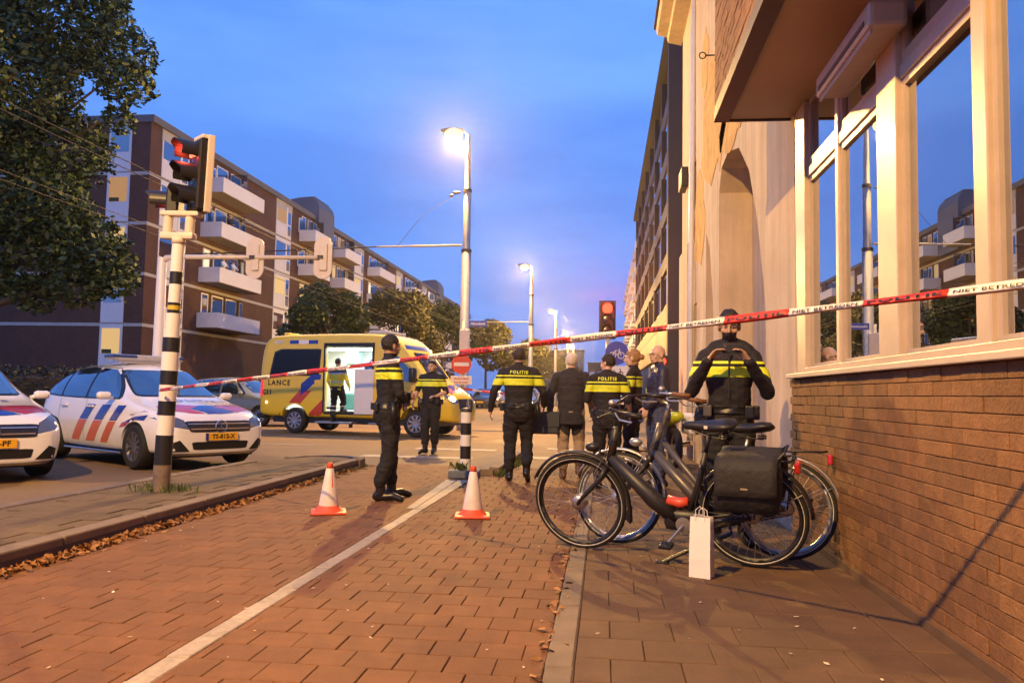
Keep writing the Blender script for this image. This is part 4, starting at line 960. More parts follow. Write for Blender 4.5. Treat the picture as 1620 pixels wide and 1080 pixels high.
def loft_body(st, name, m, subs=2, cuts=()):
    """st: stations (x, [(y,z) half section from bottom centre to top centre])"""
    rings = []
    for x, sec in st:
        half = [(x, y, z) for y, z in sec]; rings.append(half+[(a, -b, c) for a, b, c in half[-2:0:-1]])
    o = MB().loft(rings).build(name, m); o.data.polygons.foreach_set('use_smooth', [True]*len(o.data.polygons))
    md = o.modifiers.new('s', 'SUBSURF'); md.levels = subs; md.render_levels = subs
    for c in cuts: boolean(o, c)
    me = evalmesh(o); kill(o); me.name = name
    for c in cuts: kill(c)
    me.materials.clear(); me.materials.append(m); me.polygons.foreach_set('use_smooth', [True]*len(me.polygons)); sharpen(me, 38)
    return me
def wheel(name, parent, loc, R=.32, w=.21, side=1, steel=False):
    """side +1: outer face towards +y"""
    t = MB().lathe([(R*.66, -w/2), (R*.93, -w/2), (R, -w/2+.03), (R, w/2-.03), (R*.93, w/2), (R*.66, w/2)], 36, 'y').build('tyre', m_tyre, None, smooth=True)
    hub = link('wheel', t.data, parent, loc); kill(t); hub.data.name = 'wheel'
    sharpen(hub.data, 50)
    y = side*(w/2-.012)
    q = MB(); q.lathe([(R*.68, y-side*.09), (R*.68, y+side*.008), (R*.61, y+side*.008), (R*.59, y-side*.07), (R*.60, y-side*.09)], 36, 'y')
    q.lathe([(0.001, y-side*.015), (R*.17, y-side*.012), (R*.19, y-side*.05)], 20, 'y')
    n = 5 if not steel else 9
    for k in range(n*2 if not steel else n):
        a = 2*pi*k/(n*2 if not steel else n); wd = .022 if not steel else .03
        c, s_ = cos(a), sin(a)
        pts = []
        for rr, ww, yy in ((R*.15, wd*.7, y-side*.014), (R*.40, wd, y-side*.008), (R*.63, wd*1.3, y-side*.012)):
            pts.append([(rr*c-ww*s_, yy, rr*s_+ww*c), (rr*c+ww*s_, yy, rr*s_-ww*c), (rr*c+ww*s_, yy-side*.03, rr*s_-ww*c), (rr*c-ww*s_, yy-side*.03, rr*s_+ww*c)])
        q.loft(pts)
    q.build('rim', m_rim, hub, auto=40)
    MB().lathe([(.001, y-side*.075), (R*.60, y-side*.075)], 24, 'y').build('brake_disc', m_trim, hub)
    return hub

# --- compact police hatchback ; x forward, y left, z up
def sec(w, zb, zs, zt, wr, crown=.03, sh=None, g=0.):
    """w widest half width, zs belt height, zt roof, wr roof half width"""
    if g > 0:   # with greenhouse
        return [(0, zb), (w*.90, zb), (w*.97, zb+.10), (w, .52), (w*.992, .72), (w*.955, zs), (w*.955*.6+wr*.4, zs+(zt-zs)*.42), (wr*1.03, zt-.11), (wr*.84, zt-.015), (0, zt+crown)]
    return [(0, zb), (w*.90, zb), (w*.97, zb+.10), (w, .50), (w*.985, .66), (w*.95, zs-.06), (w*.90, zs-.005), (wr, zt-.01), (wr*.55, zt), (0, zt+crown)]
CAR_ST = [(-2.17, sec(.58, .40, .78, .86, .45, .0)), (-2.12, sec(.74, .30, .90, .98, .55, .01)), (-2.02, sec(.81, .26, .98, 1.12, .58, .02, g=1)), (-1.80, sec(.85, .22, 1.02, 1.42, .56, .02, g=1)), (-1.55, sec(.87, .20, 1.02, 1.49, .585, .03, g=1)), (-1.0, sec(.885, .19, 1.0, 1.535, .60, .03, g=1)), (-.4, sec(.89, .19, .985, 1.55, .605, .035, g=1)), (.10, sec(.89, .19, .97, 1.525, .60, .035, g=1)), (.38, sec(.89, .19, .965, 1.44, .585, .035, g=1)), (.80, sec(.89, .19, .96, 1.19, .60, .03, g=1)), (1.12, sec(.885, .20, .96, 1.005, .62, .03)), (1.30, sec(.88, .20, .93, .965, .60, .03)), (1.70, sec(.865, .20, .86, .905, .56, .03)), (1.95, sec(.83, .20, .79, .845, .50, .025)), (2.08, sec(.77, .20, .70, .765, .45, .02)), (2.17, sec(.68, .22, .58, .63, .42, .01)), (2.20, sec(.60, .26, .52, .55, .38, 0.))]
def car_body(m, name='body'):
    cuts = []
    for x in (-1.35, 1.35):
        for s_ in (-1, 1): cuts.append(MB().cyl((x, s_*.55, .315), (x, s_*1.1, .315), .365, n=36).build('cut'))
    return loft_body(CAR_ST, name, m, 2, cuts)
CARBODY = car_body(m_carwhite); CARBVH = bvh_of(CARBODY)
SIDE_GLASS = [[(-1.86, 1.06), (-1.62, 1.36), (-1.28, 1.435), (-1.20, 1.02)], [(-1.14, 1.02), (-1.22, 1.44), (-.62, 1.475), (-.35, 1.465), (-.30, 1.005)], [(-.23, 1.005), (-.28, 1.465), (.12, 1.44), (.30, 1.36), (.72, 1.03), (.70, 1.00)]]
def rounded(poly, k=.12):
    out_ = []; n = len(poly)
    for i in range(n):
        p = Vector(poly[i]); a = Vector(poly[i-1]); b = Vector(poly[(i+1) % n])
        out_ += [tuple(p+(a-p)*k), tuple(p+(a-p)*k*.3+(b-p)*k*.3), tuple(p+(b-p)*k)]
    return out_
def star(parent, x, y, z, r, nm='grille_emblem'):
    q = MB(); q.torus(r, r*.10, 28, 6, 'x', (x, y, z))
    for k in range(3):
        a = pi/2+2*pi*k/3; q.loft([[(x-.004, y+cos(a+pi/2)*r*.14, z+sin(a+pi/2)*r*.14), (x+.012, y, z), (x-.004, y-cos(a+pi/2)*r*.14, z-sin(a+pi/2)*r*.14)], [(x-.002, y+cos(a)*r*.95+.001, z+sin(a)*r*.95), (x+.002, y+cos(a)*r*.96, z+sin(a)*r*.96), (x-.002, y+cos(a)*r*.95-.001, z+sin(a)*r*.95)]])
    return q.build(nm, m_chrome, parent, auto=40)
def police_car(label, loc, rz, plate):
    t = thing('police_car', label, 'police car', loc, rz, 'police cars stopped behind the island')
    body = link('body', CARBODY, t); D = lambda poly, ax, off, m, nm, par=t, res=.09: decal(CARBVH, poly, ax, off, m, nm, par, res)
    for s_, ax in ((-1, '-y'), (1, '+y')):
        D([(-1.92, 1.03), (-1.64, 1.385), (-1.25, 1.465), (-.6, 1.50), (-.25, 1.49), (.14, 1.465), (.34, 1.375), (.80, 1.02), (.78, .985), (-.3, .985), (-1.2, 1.0)], ax, .003, m_trim, 'window_surround')
        for k, w in enumerate(SIDE_GLASS): D(rounded(w, .07), ax, .007, m_carglass, 'side_window')
        # diagonal livery bars
        for x0, wd in ((-.66, .27), (-.16, .28), (.33, .22)):
            D([(x0, .34), (x0+wd, .34), (x0+wd+.28, .66), (x0+.28, .66)], ax, .004, m_ored, 'livery_bar')
            D([(x0+.29, .67), (x0+wd+.29, .67), (x0+wd+.50, .90), (x0+.50, .90)], ax, .004, m_blue, 'livery_bar')
        D([(.98, .63), (1.30, .74), (1.66, .78), (1.60, .70), (1.36, .70), (1.12, .62)], ax, .004, m_blue, 'livery_bar')
        D([(.94, .58), (1.10, .60), (1.22, .66), (1.02, .66)], ax, .004, m_redl, 'livery_bar')
        for x in (-1.17, -.22): D([(x-.004, .30), (x+.004, .30), (x+.004, .98), (x-.004, .98)], ax, .003, m_trim, 'door_gap')
        for x in (-1.05, -.12): MB().box(x, x+.20, s_*.885-.02, s_*.885+.02, .855, .885, .008).build('door_handle', m_carwhite, t)
        MB().box(-.95, .95, s_*.80-.06, s_*.80+.06, .19, .225, .01).build('sill_strip', m_chrome, t)
        mi = MB().box(.60, .72, s_*1.0-.10, s_*1.0+.10, .985, 1.10, .045).tube([(.66, s_*.86, 1.0), (.66, s_*.95, 1.03)], .03, 8).build('mirror', m_carwhite, t, smooth=True)
        for x in (-1.35, 1.35): wheel('wheel', t, (x, s_*.775, .318), .318, .205, s_)
        # headlamp
        D([(s_*.49, .585), (s_*.70, .625), (s_*.855, .77), (s_*.815, .83), (s_*.68, .79), (s_*.52, .71)], '+x', .006, m_lampglass, 'headlamp')
        MB().ball((2.01, s_*.62, .69), (.05, .05, .035)).build('headlamp_bulb', m_chrome, t, smooth=True)
        D([(s_*.47, .28), (s_*.70, .28), (s_*.72, .40), (s_*.62, .44)], '+x', .005, m_trim, 'air_intake')
        D([(s_*.62, .80), (s_*.80, .86), (s_*.81, .93), (s_*.66, .95)], '-x', .005, mat('tail_lamp_red', (.35, .01, .01), .2, coat=.6), 'tail_lamp')
    D(rounded([(-.66, 1.03), (.66, 1.03), (.545, 1.435), (-.545, 1.435)], .06), '+x', .004, m_trim, 'screen_surround')
    D(rounded([(-.63, 1.05), (.63, 1.05), (.52, 1.42), (-.52, 1.42)], .06), '+x', .008, m_carglass, 'windscreen')
    D(rounded([(-.55, 1.08), (.55, 1.08), (.48, 1.36), (-.48, 1.36)], .08), '-x', .006, m_carglass, 'rear_window')
    # nose
    g_ = D(rounded([(-.47, .545), (.47, .545), (.53, .70), (-.53, .70)], .1), '+x', .006, m_trim, 'grille')
    for z in (.585, .655): D([(-.46-(z-.585)*.4, z-.008), (.46+(z-.585)*.4, z-.008), (.46+(z-.585)*.4, z+.008), (-.46-(z-.585)*.4, z+.008)], '+x', .018, m_rim, 'grille_bar', g_)
    h_, _, _, _ = CARBVH.ray_cast(Vector((9, 0, .625)), Vector((-1, 0, 0))); star(t, h_.x+.03, 0, .622, .088)
    D(rounded([(-.42, .30), (.42, .30), (.45, .41), (-.45, .41)], .1), '+x', .005, m_trim, 'lower_intake')
    D([(-.70, .225), (.70, .225), (.66, .25), (-.66, .25)], '+x', .012, m_rim, 'chin_strip')
    pl = MB().box(2.215, 2.235, -.26, .26, .425, .535, .004).build('number_plate', m_plate, t); MB().box(2.236, 2.238, -.26, -.215, .43, .53).build('plate_band', m_blue, pl)
    place_text(plate, .088, m_black, 'plate_text', pl, (2.237, .02, .48), (pi/2, 0, pi/2), 1.05, .001)
    # bonnet graphics, seen from above
    D([(1.52, .66), (1.80, .70), (1.98, .40), (1.84, .08), (1.66, .30)], '+z', .004, m_redl, 'bonnet_bar')
    D([(1.66, .28), (1.84, .06), (1.99, .36), (2.04, .10), (2.04, -.12), (1.86, -.30), (1.72, -.10), (1.74, .12)], '+z', .004, m_blue, 'bonnet_bar')
    D([(1.60, -.34), (1.74, -.12), (1.88, -.32), (2.03, -.16), (2.0, -.36), (1.80, -.70), (1.55, -.66)], '+z', .004, m_redl, 'bonnet_bar')
    text_decal(CARBVH, 'POLITIE', .16, 1.36, .0, '+z', .006, m_blue, 'bonnet_lettering', t, sp=1.5, rot=pi/2)
    # roof light bar
    lb = MB().box(-.30, .02, -.58, .58, 1.60, 1.69, .03).build('light_bar', mat('light_bar_clear', (.42, .42, .44), .15, coat=.6), t)
    MB().box(-.31, .03, -.59, -.20, 1.63, 1.685, .02).box(-.31, .03, .20, .59, 1.63, 1.685, .02).build('blue_lens', mat('blue_lens', (.02, .04, .16), .15, coat=.6), lb)
    MB().box(-.22, -.06, -.45, .45, 1.55, 1.60).build('bar_mount', m_carwhite, lb)
    MB().box(-1.9, 1.9, -.72, .72, .17, .28).build('underbody', m_trim, t)
    return t
police_car('police car beside the striped signal pole, number plate TS-812-X', (-7.38, 12.25, 0), rad(-32), 'TS-812-X')
police_car('police car cut off by the left edge, plate ending 03-PF', (-8.88, 9.85, 0), rad(-35), 'TS-03-PF')

# --- ambulance van
def vsec(w, zb, zt, wt, zs=1.5):
    return [(0, zb), (w*.94, zb), (w*.99, zb+.12), (w, zb+.5), (w, zs), (w*.985, zs+(zt-zs)*.45), (w*.55+wt*.45, zt-.12), (wt, zt-.02), (wt*.6, zt), (0, zt+.01)]
AMB_ST = [(-3.02, vsec(.86, .55, 1.6, .70, 1.2)), (-2.98, vsec(.93, .45, 2.40, .80)), (-2.80, vsec(.97, .42, 2.66, .86)), (-2.45, vsec(.985, .40, 2.72, .88)), (-1.0, vsec(.99, .40, 2.74, .90)), (.4, vsec(.99, .40, 2.74, .90)), (1.0, vsec(.99, .40, 2.70, .88)), (1.28, vsec(.985, .40, 2.56, .82)), (1.75, vsec(.98, .40, 2.0, .74, 1.4)), (2.10, vsec(.97, .40, 1.52, .78, 1.2)), (2.25, vsec(.96, .40, 1.38, .76, 1.12)), (2.55, vsec(.93, .38, 1.25, .70, 1.0)), (2.78, vsec(.87, .36, 1.10, .62, .85)), (2.88, vsec(.78, .40, .92, .56, .75))]
wb = 1.83
cuts = []
for x in (-wb, wb):
    for s_ in (-1, 1): cuts.append(MB().cyl((x, s_*.62, .35), (x, s_*1.3, .35), .44, n=36).build('cut'))
cuts.append(MB().box(-2.5, .80, -.86, .86, .62, 2.36).build('cut'))
cuts.append(MB().box(-.88, .55, -1.2, -.5, .60, 2.40).build('cut'))
AMB = loft_body(AMB_ST, 'body', m_yel, 2, cuts); AB = bvh_of(AMB)
am = thing('ambulance', 'yellow ambulance van with open lit side door and headlamp on', 'ambulance', (-6.45, 21.7, 0), rad(-12))
link('body', AMB, am)
D = lambda poly, ax, off, m, nm, par=am, res=.1: decal(AB, poly, ax, off, m, nm, par, res)
m_inner = mat('interior_white', (.80, .82, .82), .5, var=.03)
q = MB(); q.add([(-2.48, -.855, .625), (.79, -.855, .625), (.79, .855, .625), (-2.48, .855, .625), (-2.48, -.855, 2.355), (.79, -.855, 2.355), (.79, .855, 2.355), (-2.48, .855, 2.355)], [(0, 1, 2, 3), (4, 5, 6, 7), (3, 2, 6, 7), (0, 3, 7, 4), (1, 2, 6, 5)])
q.build('interior_lining', m_inner, am)
MB().box(-1.5, .5, .60, .88, .64, 1.65, .02).build('interior_cabinet', m_inner, am)
MB().box(.05, .62, -1.03, -.97, .55, 1.75, .02).build('folded_door_panel', m_white, am)
MB().box(.08, .30, -.6, -.1, 1.62, 1.95, .05).tube([(.12, -.35, 1.95), (.2, -.35, 2.04), (.27, -.35, 1.95)], .018, 6).build('blue_bag', mat('bag_blue', (.02, .06, .28), .6), am)
MB().box(-1.0, -.4, .2, .58, .64, 1.1, .04).build('stretcher', mat('stretcher_teal', (.10, .30, .30), .5), am)
MB().box(-.9, -.55, .1, .5, 1.9, 2.3, .05).build('green_locker', mat('locker_green', (.25, .55, .48), .5), am)
cl_ = MB().box(-1.6, .4, -.12, .12, 2.32, 2.35).build('ceiling_light', emat('van_ceiling_light', (.92, 1, .98), 14), am)
ld = bpy.data.lights.new('van_interior_light', 'AREA'); ld.shape = 'RECTANGLE'; ld.size = 1.8; ld.size_y = .3; ld.energy = 55; ld.color = (.93, 1, .98)
lo = bpy.data.objects.new('van_interior_light', ld); COL.objects.link(lo); lo.parent = cl_; lo.location = (-.6, 0, 2.30)
df = MB()
for a in ((-.93, -.88, .58, 2.46), (.55, .60, .58, 2.46), (-.88, .55, 2.38, 2.46), (-.88, .55, .54, .60)): df.box(a[0], a[1], -1.0, -.94, a[2], a[3])
df.build('door_frame', m_trim, am)
for s_, ax in ((-1, '-y'), (1, '+y')):
    D(rounded([(-2.66, 1.56), (-2.52, 2.22), (-2.30, 2.30), (-1.02, 2.30), (-1.06, 1.60), (-1.20, 1.56)], .05), ax, .004, m_trim, 'rear_window_surround')
    D(rounded([(-2.60, 1.60), (-2.47, 2.18), (-2.28, 2.26), (-1.06, 2.26), (-1.10, 1.63), (-1.22, 1.60)], .05), ax, .009, mat('privacy_glass', (.006, .006, .008), .12, var=0, spec=.3), 'rear_window')
    D(rounded([(1.02, 1.42), (1.02, 2.10), (1.30, 2.10), (1.92, 1.45)], .06), ax, .006, m_carglass, 'cab_window')
    for x0 in (-2.36, -1.72):
        D([(x0+.02, .48), (x0+.42, .48), (x0+1.08, 1.16), (x0+.70, 1.16)] if x0 < -2 else [(x0+.30, .48), (x0+.72, .48), (x0+.84, .62), (x0+.84, .98)], ax, .005, m_redamb, 'livery_bar')
    D([(-1.62, 1.02), (-1.62, 1.34), (-1.28, 1.60), (-1.00, 1.60), (-1.0, 1.48), (-1.22, 1.34)], ax, .006, m_blue, 'livery_bar')
    for x0 in (.70, 1.15): D([(x0, .60), (x0+.20, .60), (x0+.5, .98), (x0+.30, .98)], ax, .005, m_redamb, 'livery_bar')
    D([(.68, 1.36), (.92, 1.36), (1.25, 1.58), (1.02, 1.58)], ax, .005, m_blue, 'livery_bar')
    D([(-2.05, 2.44), (-1.15, 2.44), (-1.15, 2.54), (-2.05, 2.54)], ax, .006, m_blue, 'roof_marker')
    D([(-1.76, 2.435), (-1.44, 2.435), (-1.44, 2.545), (-1.76, 2.545)], ax, .009, m_white, 'marker_label')
    D([(-2.55, 2.46), (-2.30, 2.46), (-2.30, 2.52), (-2.55, 2.52)], ax, .006, m_refl, 'side_light'); D([(.72, 2.36), (.98, 2.36), (.98, 2.42), (.72, 2.42)], ax, .006, m_refl, 'side_light')
    D([(-2.97, 1.0), (-2.84, 1.0), (-2.86, 1.56), (-2.93, 1.56)], ax, .008, mat('tail_lamp_lit', (.5, .02, .02), .3, emit=(1, .05, .03), estr=.9), 'tail_lamp')
    for x in (-wb, wb): wheel('wheel', am, (x, s_*.83, .345), .345, .235, s_, True)
    mi = MB().box(1.70, 1.86, s_*1.08-.10, s_*1.08+.10, 1.42, 1.80, .04).tube([(1.75, s_*.93, 1.45), (1.76, s_*1.05, 1.5)], .03, 8).build('mirror', m_trim, am, smooth=True)
    D([(s_*.52, .90), (s_*.80, .88), (s_*.90, 1.00), (s_*.84, 1.12), (s_*.60, 1.04)], '+x', .008, m_lampglass, 'headlamp')
text_decal(AB, 'LANCE', .20, -2.33, 1.36, '-y', .007, m_black, 'side_lettering', am, sp=1.25)
text_decal(AB, 'C11', .19, -2.72, 1.10, '-y', .008, m_black, 'unit_number', am, sp=1.05)
text_decal(AB, 'rotterdam', .07, -2.45, 1.22, '-y', .007, m_kit, 'small_lettering', am) if False else None
D(rounded([(-1.20, 1.36), (-.93, 1.36), (-.93, 1.46), (-1.20, 1.46)], .3), '-y', .012, m_yel, 'door_handle')
D(rounded([(-.62, 1.55), (.62, 1.55), (.62, 2.22), (-.62, 2.22)], .05), '+x', .006, m_carglass, 'windscreen')
D([(-.8, 2.30), (.8, 2.30), (.74, 2.42), (-.74, 2.42)], '+x', .006, m_blue, 'front_marker')
D(rounded([(-.46, .72), (.46, .72), (.52, 1.0), (-.52, 1.0)], .08), '+x', .008, m_trim, 'grille')
star(am, 2.93, 0, .86, .12)
D([(2.30, .75), (2.60, .60), (2.70, .2), (2.52, .1)], '+z', .006, m_redamb, 'bonnet_bar'); D([(2.28, .55), (2.50, .10), (2.62, -.25), (2.34, -.2)], '+z', .006, m_blue, 'bonnet_bar'); D([(2.34, -.25), (2.62, -.3), (2.70, -.6), (2.40, -.75)], '+z', .006, m_redamb, 'bonnet_bar')
hl_ = MB().ball((2.74, -.70, .99), (.10, .14, .085), 12, 8).build('lit_headlamp', emat('headlamp_on', (1, .72, .30), 14), am, smooth=True)
ld = bpy.data.lights.new('headlamp_light', 'SPOT'); ld.energy = 300; ld.color = (1, .75, .4); ld.spot_size = rad(80); ld.spot_blend = .6; ld.shadow_soft_size = .06
lo = bpy.data.objects.new('headlamp_light', ld); COL.objects.link(lo); lo.parent = hl_; lo.location = (2.90, -.70, .99); lo.rotation_euler = (rad(80), 0, rad(-90))
MB().ball((.68, -.99, .72), (.05, .02, .06)).build('indicator', emat('indicator_on', (1, .30, .06), 7), am)
MB().ball((-2.72, -.985, .82), (.035, .02, .035)).build('side_marker', emat('side_marker_on', (1, .70, .25), 5), am)
MB().box(-.95, .15, -1.32, -.98, .30, .35, .01).build('side_step', m_rim, am); MB().box(.55, 1.25, -1.12, -.94, .30, .34, .01).build('side_board', m_rim, am)
MB().box(-.62, -.54, -1.2, -1.1, .2, .31).box(.02, .08, -1.2, -1.1, .2, .31).build('step_bracket', m_trim, am)
MB().box(-3.12, -2.85, -.86, .86, .38, .52, .03).build('rear_bumper', m_trim, am); MB().box(-2.6, 2.4, -.8, .8, .28, .45).build('underbody', m_trim, am)
MB().box(.2, .75, -.62, .62, 2.70, 2.82, .04).build('light_bar', mat('light_bar_clear', (.42, .42, .44), .15), am)
MB().box(-2.5, -2.3, -.6, .6, 2.68, 2.78, .03).build('rear_light_bar', m_yel, am); MB().cyl((-1.6, .2, 2.72), (-1.6, .2, 2.95), .012).build('antenna', m_trim, am)
# paramedic at the open door
p0 = Matrix.Translation((-6.45, 21.7, 0)) @ Matrix.Rotation(rad(-12), 4, 'Z') @ Vector((-.42, -1.10, .345))
figure('person', 'paramedic in yellow jacket and dark trousers standing in the ambulance side door', tuple(p0), rad(-10), 1.70,
       dict(kneeR=(.11, .20, .56), ankR=(.11, .12, .36), toeR=(.13, .32, .30), elL=(-.30, .02, 1.17), wrL=(-.30, .18, .98), elR=(.29, .02, 1.17), wrR=(.27, .20, 1.0)), dict(coat=m_hvj, shirt=m_hvj), skin=0, hair=h_brown, bands=False, belt=False, coat=.01, seed=12, bulk=1.08, vox=.011)
pm = bpy.data.objects[[o.name for o in bpy.data.objects if o.get('label', '').startswith('paramedic')][0]]
bd = pm.children[0]; me = bd.data; pv = me.polygons
me.materials.append(m_teal); me.materials.append(m_refl); it = len(me.materials)-2
for p in pv:
    if p.material_index == 4:
        z = p.center.z
        if z > 1.375: p.material_index = it
        elif 1.10 < z < 1.14 or 1.34 < z < 1.375: p.material_index = it+1
    elif p.material_index == 5 and (.30 < p.center.z < .34 or .42 < p.center.z < .45): p.material_index = it+1

# --- ordinary cars
def plain_car(label, loc, rz, col, lights=False, nm='parked_car', group=None):
    t = thing(nm, label, 'car', loc, rz, group); mm = mat('car_paint_'+nm+str(len(MATS)), col, .25, var=.02, coat=1.)
    b = CARBODY.copy(); b.materials.clear(); b.materials.append(mm); link('body', b, t)
    D = lambda poly, ax, off, m, n_: decal(CARBVH, poly, ax, off, m, n_, t, .2)
    for s_, ax in ((-1, '-y'), (1, '+y')):
        for w in SIDE_GLASS: D(w, ax, .006, m_carglass, 'side_window')
        D([(s_*.50, .60), (s_*.70, .66), (s_*.845, .79), (s_*.80, .815), (s_*.52, .70)], '+x', .006, m_lampglass, 'headlamp')
        D([(s_*.62, .80), (s_*.80, .86), (s_*.81, .93), (s_*.66, .95)], '-x', .006, mat('tail_lamp_red', (.35, .01, .01), .2), 'tail_lamp')
        if lights: MB().ball((2.08, s_*.62, .68), (.06, .10, .08)).build('lit_headlamp', emat('car_headlamp_on', (1, .82, .52), 16), t)
        for x in (-1.35, 1.35): wheel('wheel', t, (x, s_*.775, .318), .318, .205, s_)
        MB().ball((.66, s_*.98, 1.04), (.08, .10, .07)).build('mirror', mm, t)
    D([(-.63, 1.05), (.63, 1.05), (.52, 1.42), (-.52, 1.42)], '+x', .006, m_carglass, 'windscreen'); D([(-.55, 1.08), (.55, 1.08), (.48, 1.36), (-.48, 1.36)], '-x', .006, m_carglass, 'rear_window')
    D([(-.5, .545), (.5, .545), (.5, .69), (-.5, .69)], '+x', .006, m_trim, 'grille'); MB().box(2.2, 2.22, -.26, .26, .43, .53).build('number_plate', m_plate, t)
    return t
plain_car('pale green grey car partly hidden between the police car and the ambulance', (-12.0, 25.6, 0), rad(-14), (.17, .18, .14), nm='passing_car')
plain_car('car with bright headlamps coming down the street behind the walking officer', (-4.6, 47, 0), rad(-92), (.05, .05, .055), True, 'oncoming_car')
for i, (x, y, c, l) in enumerate(((-9.6, 64, (.03, .035, .05), 'dark blue parked car nearest in the far row'), (-9.7, 70, (.30, .30, .31), 'silver parked car, second in the far row'), (-9.7, 76.5, (.03, .03, .03), 'black parked car, third in the far row'), (-9.8, 83, (.25, .06, .05), 'dull red parked car, fourth in the far row'))):
    plain_car(l, (x, y, 0), rad(-90), c, i == 1, group='cars parked along the far kerb')
# --- police motorcycle half hidden by the corner
t = thing('motorcycle', 'yellow and white motorcycle parked behind the man in jeans', 'motorcycle', (1.05, 14.2, 0), rad(100))
for x in (-.75, .75):
    w = MB().torus(.27, .06, 32, 10, 'y', (x, 0, .33)).build('wheel', m_tyre, t, smooth=True); MB().torus(.205, .02, 28, 6, 'y', (x, 0, .33)).cyl((x, -.08, .33), (x, .08, .33), .05).build('rim', m_rim, w); 
MB().loft([[(x, w*cos(k*pi/6), z+hh*sin(k*pi/6)) for k in range(12)] for x, w, z, hh in ((-.95, .10, .86, .06), (-.5, .17, .80, .12), (0, .17, .80, .20), (.4, .24, .85, .28), (.75, .20, .95, .22), (.98, .08, .90, .10))]).build('fairing', mat('hi_vis_paint', (.62, .70, .03), .3, coat=.6), t, smooth=True)
MB().box(-.35, .45, -.15, .15, .35, .72, .05).build('engine', m_darksteel, t); MB().box(-.95, -.45, -.38, -.18, .55, .9, .05).box(-.95, -.45, .18, .38, .55, .9, .05).build('side_case', m_white, t)
MB().tube([(.70, .12, .95), (.78, .12, .6), (.75, .1, .33)], .025, 8).tube([(.70, -.12, .95), (.78, -.12, .6), (.75, -.1, .33)], .025, 8).build('fork', m_chrome, t)
MB().tube([(.45, -.42, 1.12), (.6, -.2, 1.12), (.6, .2, 1.12), (.45, .42, 1.12)], .016, 8).build('handlebar', m_black, t); MB().loft([[(.70, y, 1.10) for y in (-.2, 0, .2)], [(.55, y, 1.42) for y in (-.16, 0, .16)]], False, False).build('wind_screen', m_carglass, t)
MB().box(-.55, .1, -.14, .14, .86, .94, .03).build('seat', m_black, t); MB().tube([(.0, -.2, .4), (-.4, -.22, .36), (-.95, -.24, .42)], .045, 8).build('exhaust', m_chrome, t); MB().tube([(.05, .15, .4), (.05, .34, .015)], .014, 6).build('stand', m_darksteel, t)
# ------------------------------------------------------------------ bicycles
m_bikeblk = mat('bike_black', (.018, .016, .016), .45, var=.1)
m_bikegry = mat('bike_grey', (.10, .09, .088), .38, .35, var=.1)
m_alu = mat('polished_alloy', (.50, .48, .46), .38, .8, var=.05)
m_wall = mat('tyre_reflex', (.55, .52, .48), .4, var=.05)
m_canvas = mat('pannier_fabric', (.020, .017, .016), .75, var=.25, scale=6, bump=.4, bscale=25)
m_orange = mat('orange_paint', (.62, .07, .03), .4, var=.05)
def bike_wheel(parent, x, R, dark=True, steer=None, hub_r=.035):
    w = MB().torus(R-.019, .021, 56, 10, 'y', (0, 0, 0)).build('wheel', m_tyre, parent, smooth=True); w.location = (x, 0, R)
    q = MB()
    for s_ in (-1, 1): q.torus(R-.028, .0042, 56, 5, 'y', (0, s_*.0165, 0))
    q.build('reflex_ring', m_wall, w, smooth=True)
    MB().lathe([(R-.042, -.013), (R-.034, -.014), (R-.058, -.011), (R-.064, 0), (R-.058, .011), (R-.034, .014), (R-.042, .013)], 56, 'y').build('rim', m_bikeblk if dark else m_alu, w, smooth=True)
    q = MB()
    for k in range(32):
        a = 2*pi*k/32; s_ = 1 if k % 2 else -1; b = a+(.28 if (k//2) % 2 else -.28)*2
        q.cyl((hub_r*cos(b), s_*.03, hub_r*sin(b)), ((R-.06)*cos(a), 0, (R-.06)*sin(a)), .0016, n=4)
    q.build('spokes', m_alu, w)
    MB().cyl((0, -.05, 0), (0, .05, 0), .014, n=12).lathe([(.014, -.034), (hub_r+.006, -.032), (hub_r+.006, -.028), (hub_r*.8, -.024), (hub_r*.8, .024), (hub_r+.006, .028), (hub_r+.006, .032), (.014, .034)], 20, 'y').build('hub', m_alu, w, smooth=True)
    return w
def arc(cx, cz, R, a0, a1, n=16): return [(cx+R*cos(rad(a0+(a1-a0)*k/n)), 0, cz+R*sin(rad(a0+(a1-a0)*k/n))) for k in range(n+1)]
def fender(parent, cx, R, a0, a1, m, name='mudguard'):
    rg = []
    for p in arc(cx, R, R+.028, a0, a1, 20):
        d = Vector((p[0]-cx, 0, p[2]-R)).normalized(); c = Vector(p)
        rg.append([tuple(c+Vector((0, y, 0))+d*z) for y, z in ((-.027, -.012), (-.02, .003), (0, .009), (.02, .003), (.027, -.012), (.0, .004))])
    return MB().loft(rg).build(name, m, parent, smooth=True)
